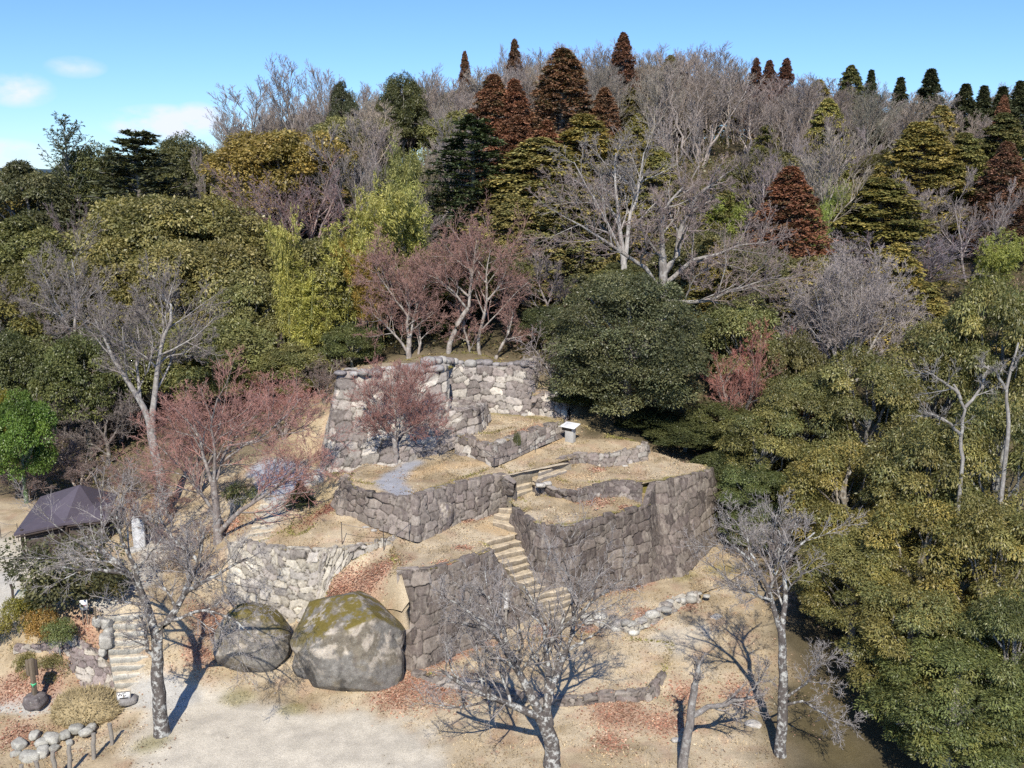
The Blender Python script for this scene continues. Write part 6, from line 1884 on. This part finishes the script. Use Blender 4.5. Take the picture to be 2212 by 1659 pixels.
# shrubs by the paths
for kind, px, top, py, z, w, var, tint, lab in (
        ('shrub', 165, 1138, 1305, 2.6, 270, 1, (.72, .74, .8), 'large dark evergreen shrub before the hut, with rusty patches'),
        ('shrub', 228, 1230, 1300, 2.7, 90, 0, (.9, .85, .7), 'clipped round olive shrub right of the large dark one'),
        ('shrub', 92, 1310, 1390, 1.6, 85, 0, (1.25, .85, .6), 'rusty orange shrub above the sloping mortared wall'),
        ('shrub', 35, 1290, 1370, 1.7, 90, 2, (1.3, 1.3, 1.1), 'yellow-green bush at the far left, left of the rusty shrub'),
        ('shrub', 62, 1272, 1330, 2.0, 60, 1, (.9, 1.5, .9), 'small fresh green bush behind the yellow-green one'),
        ('shrub', 125, 1335, 1395, 1.7, 75, 0, (.7, .9, .8), 'green shrub on top of the sloping wall'),
        ('shrub', 65, 1435, 1470, .05, 60, 0, (1, 1, .9), 'low olive bush left of the wooden signpost'),
        ('shrub', 122, 1440, 1474, .05, 62, 0, (.95, .95, .9), 'low olive bush right of the wooden signpost'),
        ('shrub', -5, 1320, 1390, 1.2, 60, 1, (.6, .6, .7), 'dark bush cut by the left edge'),
        ('shrub', 520, 1040, 1090, 4.9, 70, 1, (1, 1.1, 1), 'small dark green bush beside the grey gravel slab'),
        ('shrub', 1117, 957, 974, 7.05, 16, 1, (1, 1.1, 1), 'tiny tuft growing out of the curved wall below the grass court')):
    b = P(px, py, z)
    tree(kind, px, top, b[1] - .1, w, lab, var, tint, base=b[2] - .1)
b = P(648, 1092, 5.1)
tree('spire', 648, 1040, b[1], 34, 'single small dark conifer beside the trail steps', 0, (1.0, 1.1, .9), base=b[2] - .05)

# ------------------------------------------------------------------ the crowd of trees on the hill
RIDGE = np.array([(-200, 420), (0, 385), (60, 365), (100, 350), (180, 340), (300, 318), (420, 312), (455, 290), (540, 215), (620, 190), (720, 188), (800, 178), (900, 152), (1000, 122), (1100, 108), (1200, 100), (1300, 92), (1400, 84), (1500, 88), (1560, 105),
                  (1620, 145), (1700, 165), (1800, 172), (1900, 178), (2000, 188), (2100, 190), (2212, 192), (2400, 200)], float)
ORD = ['nearest', 'second', 'third', 'fourth', 'fifth', 'sixth', 'seventh', 'eighth', 'ninth', 'tenth', 'eleventh', 'twelfth', 'thirteenth', 'fourteenth', 'fifteenth', 'sixteenth', 'seventeenth', 'eighteenth', 'nineteenth', 'twentieth']
LOOK = {'bare': 'slender grey leafless tree', 'pale': 'spreading pale leafless tree', 'dome': 'domed leafless tree', 'round': 'rounded evergreen', 'hinoki': 'golden-green cypress', 'fir': 'tiered dark fir', 'spire': 'narrow dark conifer', 'bamboo': 'feathery bamboo', 'maple': 'reddish-twigged maple', 'cedar': 'brown cedar'}
ANCH = [(140, 300, 'the dead-topped conifer'), (300, 400, 'the tiered grey-green fir'), (640, 430, 'the purple-grey domed tree on the left slope'), (640, 200, 'the tall bare three on the skyline'), (790, 480, 'the tallest bamboo plume'), (1020, 350, 'the large dark fir'),
        (1215, 180, 'the tallest rust-brown cedar'), (1346, 110, 'the lone narrow cedar top'), (1170, 420, 'the large golden-green cypress'), (1706, 460, 'the conical red-brown cedar'), (1990, 330, 'the conical golden cypress'), (1665, 150, 'the three small dark-red cedars'),
        (1960, 540, 'the wide purple-grey dome'), (2010, 180, 'the lone pointed skyline conifer'), (1440, 560, 'the big gnarled tree'), (1832, 650, 'the large pale bare tree'), (60, 620, 'the left-edge evergreens')]
SEEN = {}
FILL = []
fr = random.Random(77)

def kind_at(px, py):
    r = fr.random()
    if px < 450:
        return 'round' if r < .72 else ('pale' if r < .88 else 'fir')
    if px < 760:
        if py < 330: return 'bare' if r < .75 else ('round' if r < .95 else 'pale')
        return 'round' if r < .6 else ('pale' if r < .75 else 'bamboo')
    if px < 1060:
        if py < 420: return 'bare' if r < .86 else 'round'
        return 'round' if r < .5 else ('pale' if r < .75 else 'bamboo')
    if px < 1460:
        if py < 300: return 'bare' if r < .9 else ('hinoki' if r < .97 else 'cedar')
        return 'hinoki' if r < .4 else ('bare' if r < .7 else 'round')
    if py < 300:
        if px > 1800 and py < 235: return 'spire' if r < .45 else ('bare' if r < .8 else 'hinoki')
        return 'bare' if r < .86 else ('hinoki' if r < .97 else 'spire')
    if py < 480: return 'bare' if r < .52 else ('hinoki' if r < .72 else ('round' if r < .88 else 'pale'))
    return 'round' if r < .42 else ('pale' if r < .72 else ('maple' if r < .82 else 'hinoki'))

Yr = 72.0
while Yr < 156:
    half = Yr * .56 + 6
    X = -half + fr.uniform(0, 4)
    while X < half:
        x, y = X + fr.uniform(-1.6, 1.6), Yr + fr.uniform(-2, 2)
        X += fr.uniform(4.6, 7.2)
        g = tz(x, y)
        px, py = to_px((x, y, g + 6))
        if px < -120 or px > 2340:
            continue
        k = kind_at(px, py)
        h = {'bare': fr.uniform(9.5, 14), 'pale': fr.uniform(6.5, 9), 'round': fr.uniform(6, 9.5), 'hinoki': fr.uniform(8.5, 12), 'fir': fr.uniform(9, 12), 'spire': fr.uniform(8, 12), 'bamboo': fr.uniform(7.5, 10), 'maple': fr.uniform(4.5, 6.5), 'cedar': fr.uniform(9, 12)}[k]
        w = {'bare': .55, 'pale': .85, 'round': .95, 'hinoki': .46, 'fir': .6, 'spire': .36, 'bamboo': .5, 'maple': 1.05, 'cedar': .38}[k] * h * fr.uniform(.85, 1.15)
        if 72 <= y < 80 and px > 800 and px < 1400:
            h *= .7
        tx, ty = to_px((x, y, g + h))
        rt = np.interp(tx, RIDGE[:, 0], RIDGE[:, 1]) + fr.uniform(-14, 20) + (14 if k not in ('bare', 'spire') else 0)
        if ty < rt:
            ty = rt
            if PY(tx, ty, y)[2] - g < 3.2:
                continue
        wpx = w * FPX * CP / y
        v = fr.uniform(.75, 1.22)
        tint = (v * fr.uniform(.92, 1.12), v, v * fr.uniform(.85, 1.08))
        FILL.append((k, tx, ty, y, wpx, tint, py))
    Yr += 5.2 if Yr < 120 else 6.0

# extra rows of slender trees making the grey hilltop
for px in np.arange(500, 2200, 27):
    for (Y, dy) in ((150, 0), (141, 26), (132, 55)):
        if Y == 150 and px > 1780 and fr.random() < .5:
            continue
        q = px + fr.uniform(-13, 13)
        top = np.interp(q, RIDGE[:, 0], RIDGE[:, 1]) + dy + fr.uniform(-12, 16)
        if fr.random() < .42:
            continue
        v = fr.uniform(.78, 1.28)
        FILL.append(('bare', q, top, Y + fr.uniform(-3, 3), fr.uniform(70, 135), (v * fr.uniform(.98, 1.1), v, v * fr.uniform(.9, 1.03)), top + 60))

for px in np.arange(480, 2230, 46):
    q = px + fr.uniform(-14, 14)
    k = 'round' if fr.random() < .6 else ('hinoki' if px > 900 else 'bare')
    v = fr.uniform(.75, .95)
    FILL.append((k, q, np.interp(q, RIDGE[:, 0], RIDGE[:, 1]) + fr.uniform(48, 80), 158 + fr.uniform(-2, 3), 115, (v, v, v), 200))

def where(px, py):
    a = min(ANCH, key=lambda t: abs(t[0] - px) + 1.3 * abs(t[1] - py))
    dx, dy = px - a[0], py - a[1]
    d = ('right of ' if dx > 0 else 'left of ') if abs(dx) > abs(dy) else ('below ' if dy > 0 else 'above ')
    return a, d, math.hypot(dx, dy)

BOXES = [(m[1], m[2], m[4], m[3]) for m in LM] + [(1836, 560, 300, 65), (1340, 300, 190, 77), (1440, 410, 430, 66)]
def hides(f):
    for (bx, bt, bw, bY) in BOXES:
        if f[3] < bY + 1.5 and abs(f[1] - bx) < .5 * bw + .22 * f[4] and bt - .25 * f[4] < f[2] + .25 * f[4] < bt + min(bw * 1.1, 190):
            return True
    return False
FILL = [f for f in FILL if not hides(f)]
groups = {}
for f in FILL:
    a, d, dist = where(f[1], f[2] + f[4] * .4)
    groups.setdefault((f[0], a[2], d), []).append((dist, f))
for (k, an, d), lst in groups.items():
    lst.sort(key=lambda t: t[0])
    for n, (dist, f) in enumerate(lst):
        num = ORD[n] if n < len(ORD) else 'farthest'
        lab = '%s, %s %s%s' % (LOOK[k], num + (' one' if n == 0 else ''), d, an)
        tree(k, f[1], f[2], f[3], f[4], lab, None, f[5], group='%s trees of the hillside wood' % {'bare': 'slender leafless', 'pale': 'spreading leafless', 'round': 'rounded evergreen', 'hinoki': 'cypress', 'fir': 'fir', 'spire': 'narrow conifer', 'bamboo': 'bamboo', 'maple': 'maple', 'cedar': 'cedar'}[k])

# ------------------------------------------------------------------ undergrowth, dry grass and fallen leaves: nobody could count them
rg = np.random.default_rng(99)

def scatter(name, n, region, size, cols, kindfn, aspect=.5, up=.3, lift=.03, mat=M_LITTER):
    xy = region(n)
    z = terrain(xy)
    C = np.column_stack([xy, z + lift])
    return C

# low bushes covering the hill floor
n = 160000
Y = rg.uniform(58, 158, n)
X = rg.uniform(-1, 1, n) * (Y * .60 + 4)
xy = np.stack([X, Y], 1)
den = vnoise(np.column_stack([xy, X * 0]), .22, 4, 3)
keep = (den > .40) & ~((np.abs(X + 1) < 12.5) & (Y < 67)) & ~((X < -12) & (X > -24) & (Y < 62)) & ~((X < -20) & (Y < 60))
xy, den = xy[keep], den[keep]
hgt = rg.uniform(0, 1, len(xy)) ** 1.3 * (.4 + 5.0 * np.clip(den - .42, 0, .4))
C = np.column_stack([xy, terrain(xy) + hgt])
D = sph(len(C), rg, -.3)
pal = np.array([(.16, .15, .055), (.20, .17, .06), (.11, .12, .05), (.24, .19, .10), (.26, .18, .12)])
zone = vnoise(np.column_stack([xy, xy[:, :1] * 0]), .35, 14, 2)
ci = np.clip((zone * 8 - 1.5 + rg.normal(0, .7, len(C))).astype(int), 0, 4)
ln = rg.uniform(.14, .30, len(C)) * (.5 + xy[:, 1] / 130)
mb = MB()
leaves(mb, C, D, sph(len(C), rg, .0), ln, ln * .5, pal[ci] * rg.uniform(.7, 1.25, (len(C), 1)))
tag(mb.build('undergrowth', M_LEAF), kind='stuff')

# near thickets: right slope under the grove and the shade beside the camphor
def on_ground(xy):
    z = terrain(xy)
    for bd, f in SURF:
        k = inside(bd, xy)
        if k.any():
            z[k] = np.maximum(z[k], f(xy[k]) + 0)
    return z

n = 15000
xy = np.stack([rg.uniform(13, 32, n), rg.uniform(42, 62, n)], 1)
den = vnoise(np.column_stack([xy, xy[:, :1] * 0]), .5, 44, 3)
keep = (den > .46) & (xy[:, 0] > 13.5 + .25 * np.maximum(0, 52 - xy[:, 1]))
xy, den = xy[keep], den[keep]
C = np.column_stack([xy, terrain(xy) + rg.uniform(0, 1, len(xy)) * 4.0 * (den - .44)])
ln = rg.uniform(.15, .32, len(C))
mb = MB()
leaves(mb, C, sph(len(C), rg, -.3), sph(len(C), rg, 0), ln, ln * .45, pal[rg.integers(0, 5, len(C))] * rg.uniform(.7, 1.25, (len(C), 1)))
tag(mb.build('thicket', M_LEAF), kind='stuff')

# fallen leaves in drifts, dry grass everywhere open
LEAFSPOTS = [s for s in SPOTS if np.allclose(s[2], C_LEAF) or s[2][0] < .2 and s[2][1] < .09]
mb = MB()
for q, r, col, k, soft in LEAFSPOTS:
    m = int(700 * max(.25, r * r) * (1.5 if len(q) > 1 else 1))
    t = rg.random(m) * (len(q) - 1)
    i0 = np.minimum(t.astype(int), max(0, len(q) - 2))
    b = q[i0] if len(q) == 1 else q[i0] * (1 - (t - i0))[:, None] + q[i0 + 1] * (t - i0)[:, None]
    xy = b + rg.normal(0, r * .62, (m, 2))
    C = np.column_stack([xy, on_ground(xy) + .03])
    D = rg.normal(0, 1, (m, 3)) * np.array((1, 1, .25))
    ln = rg.uniform(.07, .15, m)
    pl = np.array([(.42, .21, .14), (.35, .165, .11), (.50, .29, .19), (.33, .20, .14), (.54, .38, .27)]) * (1 if col[0] > .2 else np.array((.6, .42, .45)))
    leaves(mb, C, D, rg.normal(0, .35, (m, 3)) + np.array((0, 0, 1.)), ln, ln * .6, pl[rg.integers(0, 5, m)] * rg.uniform(.75, 1.2, (m, 1)))
m = 16000
xy = np.stack([rg.uniform(-22, 16, m), rg.uniform(34, 60, m)], 1)
k = vnoise(np.column_stack([xy, xy[:, :1] * 0]), .5, 71, 3) + rg.uniform(-.12, .12, m) > .52
k &= ~((xy[:, 1] < 40.5) & (xy[:, 0] > -14) & (xy[:, 0] < -1.5))
xy = xy[k]
m = len(xy)
C = np.column_stack([xy, on_ground(xy) + .03])
ln = rg.uniform(.07, .14, m)
leaves(mb, C, rg.normal(0, 1, (m, 3)) * np.array((1, 1, .25)), rg.normal(0, .35, (m, 3)) + np.array((0, 0, 1.)), ln, ln * .6, pl[rg.integers(0, 5, m)] * np.array((1.0, 1.25, 1.25)) * rg.uniform(.6, 1.1, (m, 1)))
tag(mb.build('fallen_leaves', M_LITTER), kind='stuff')

mb = MB()
m = 130000
xy = np.stack([rg.uniform(-26, 16, m), rg.uniform(33.5, 62, m)], 1)
c = paint(np.column_stack([xy, xy[:, :1] * 0]))
ok = (c[:, 2] < .34) & (c[:, 0] > .2) & (vnoise(np.column_stack([xy, xy[:, :1] * 0]), 1.2, 13, 3) + rg.uniform(-.2, .2, m) > .46)
xy, c = xy[ok], c[ok]
m = len(xy)
C = np.column_stack([xy, on_ground(xy) - .01])
D = rg.normal(0, .75, (m, 3))
D[:, 2] = np.abs(D[:, 2]) * .5 + .35
ln = rg.uniform(.07, .17, m)
leaves(mb, C, D, rg.normal(0, 1, (m, 3)), ln, ln * .22, c * np.array((1.05, 1.02, .95)) * rg.uniform(.6, 1.3, (m, 1)))
tag(mb.build('dry_grass', M_LITTER), kind='stuff')

# a fringe of moss and grass along the rims of the terraces
mb = MB()
for bd, f in SURF:
    m = 26 * len(bd)
    k = rg.integers(0, len(bd), m)
    xy = bd[k] + (bd[(k + 1) % len(bd)] - bd[k]) * rg.random((m, 1)) + rg.normal(0, .09, (m, 2))
    den = vnoise(np.column_stack([xy, xy[:, :1] * 0]), .8, 61, 3)
    ok = den > .42
    xy, den = xy[ok], den[ok]
    C = np.column_stack([xy, on_ground(xy) + rg.uniform(-.06, .02, len(xy))])
    D = rg.normal(0, .8, C.shape)
    D[:, 2] = rg.uniform(-.2, .9, len(C))
    ln = rg.uniform(.07, .18, len(C))
    g = sstep(.45, .62, den)[:, None]
    leaves(mb, C, D, rg.normal(0, 1, C.shape), ln, ln * .3, (np.array((.40, .31, .17)) * (1 - g) + np.array((.27, .25, .075)) * g) * rg.uniform(.6, 1.3, (len(C), 1)))
tag(mb.build('rim_grass', M_LITTER), kind='stuff')

mb = MB()
for q in range(170):
    x, y = rg.uniform(-20, 13), rg.uniform(35, 58)
    s = rg.uniform(.05, .15)
    v, f = ICO[1]
    p = np.array((x, y, on_ground(np.array([(x, y)]))[0] + s * .1))
    mb.add(v * np.array((s, s * .8, s * .5)) * .5 * rg.uniform(.8, 1.3, (len(v), 1)) + p, f, np.array((.42, .37, .30)) * rg.uniform(.6, 1.15))
tag(mb.build('pebbles', M_PALE), kind='stuff')
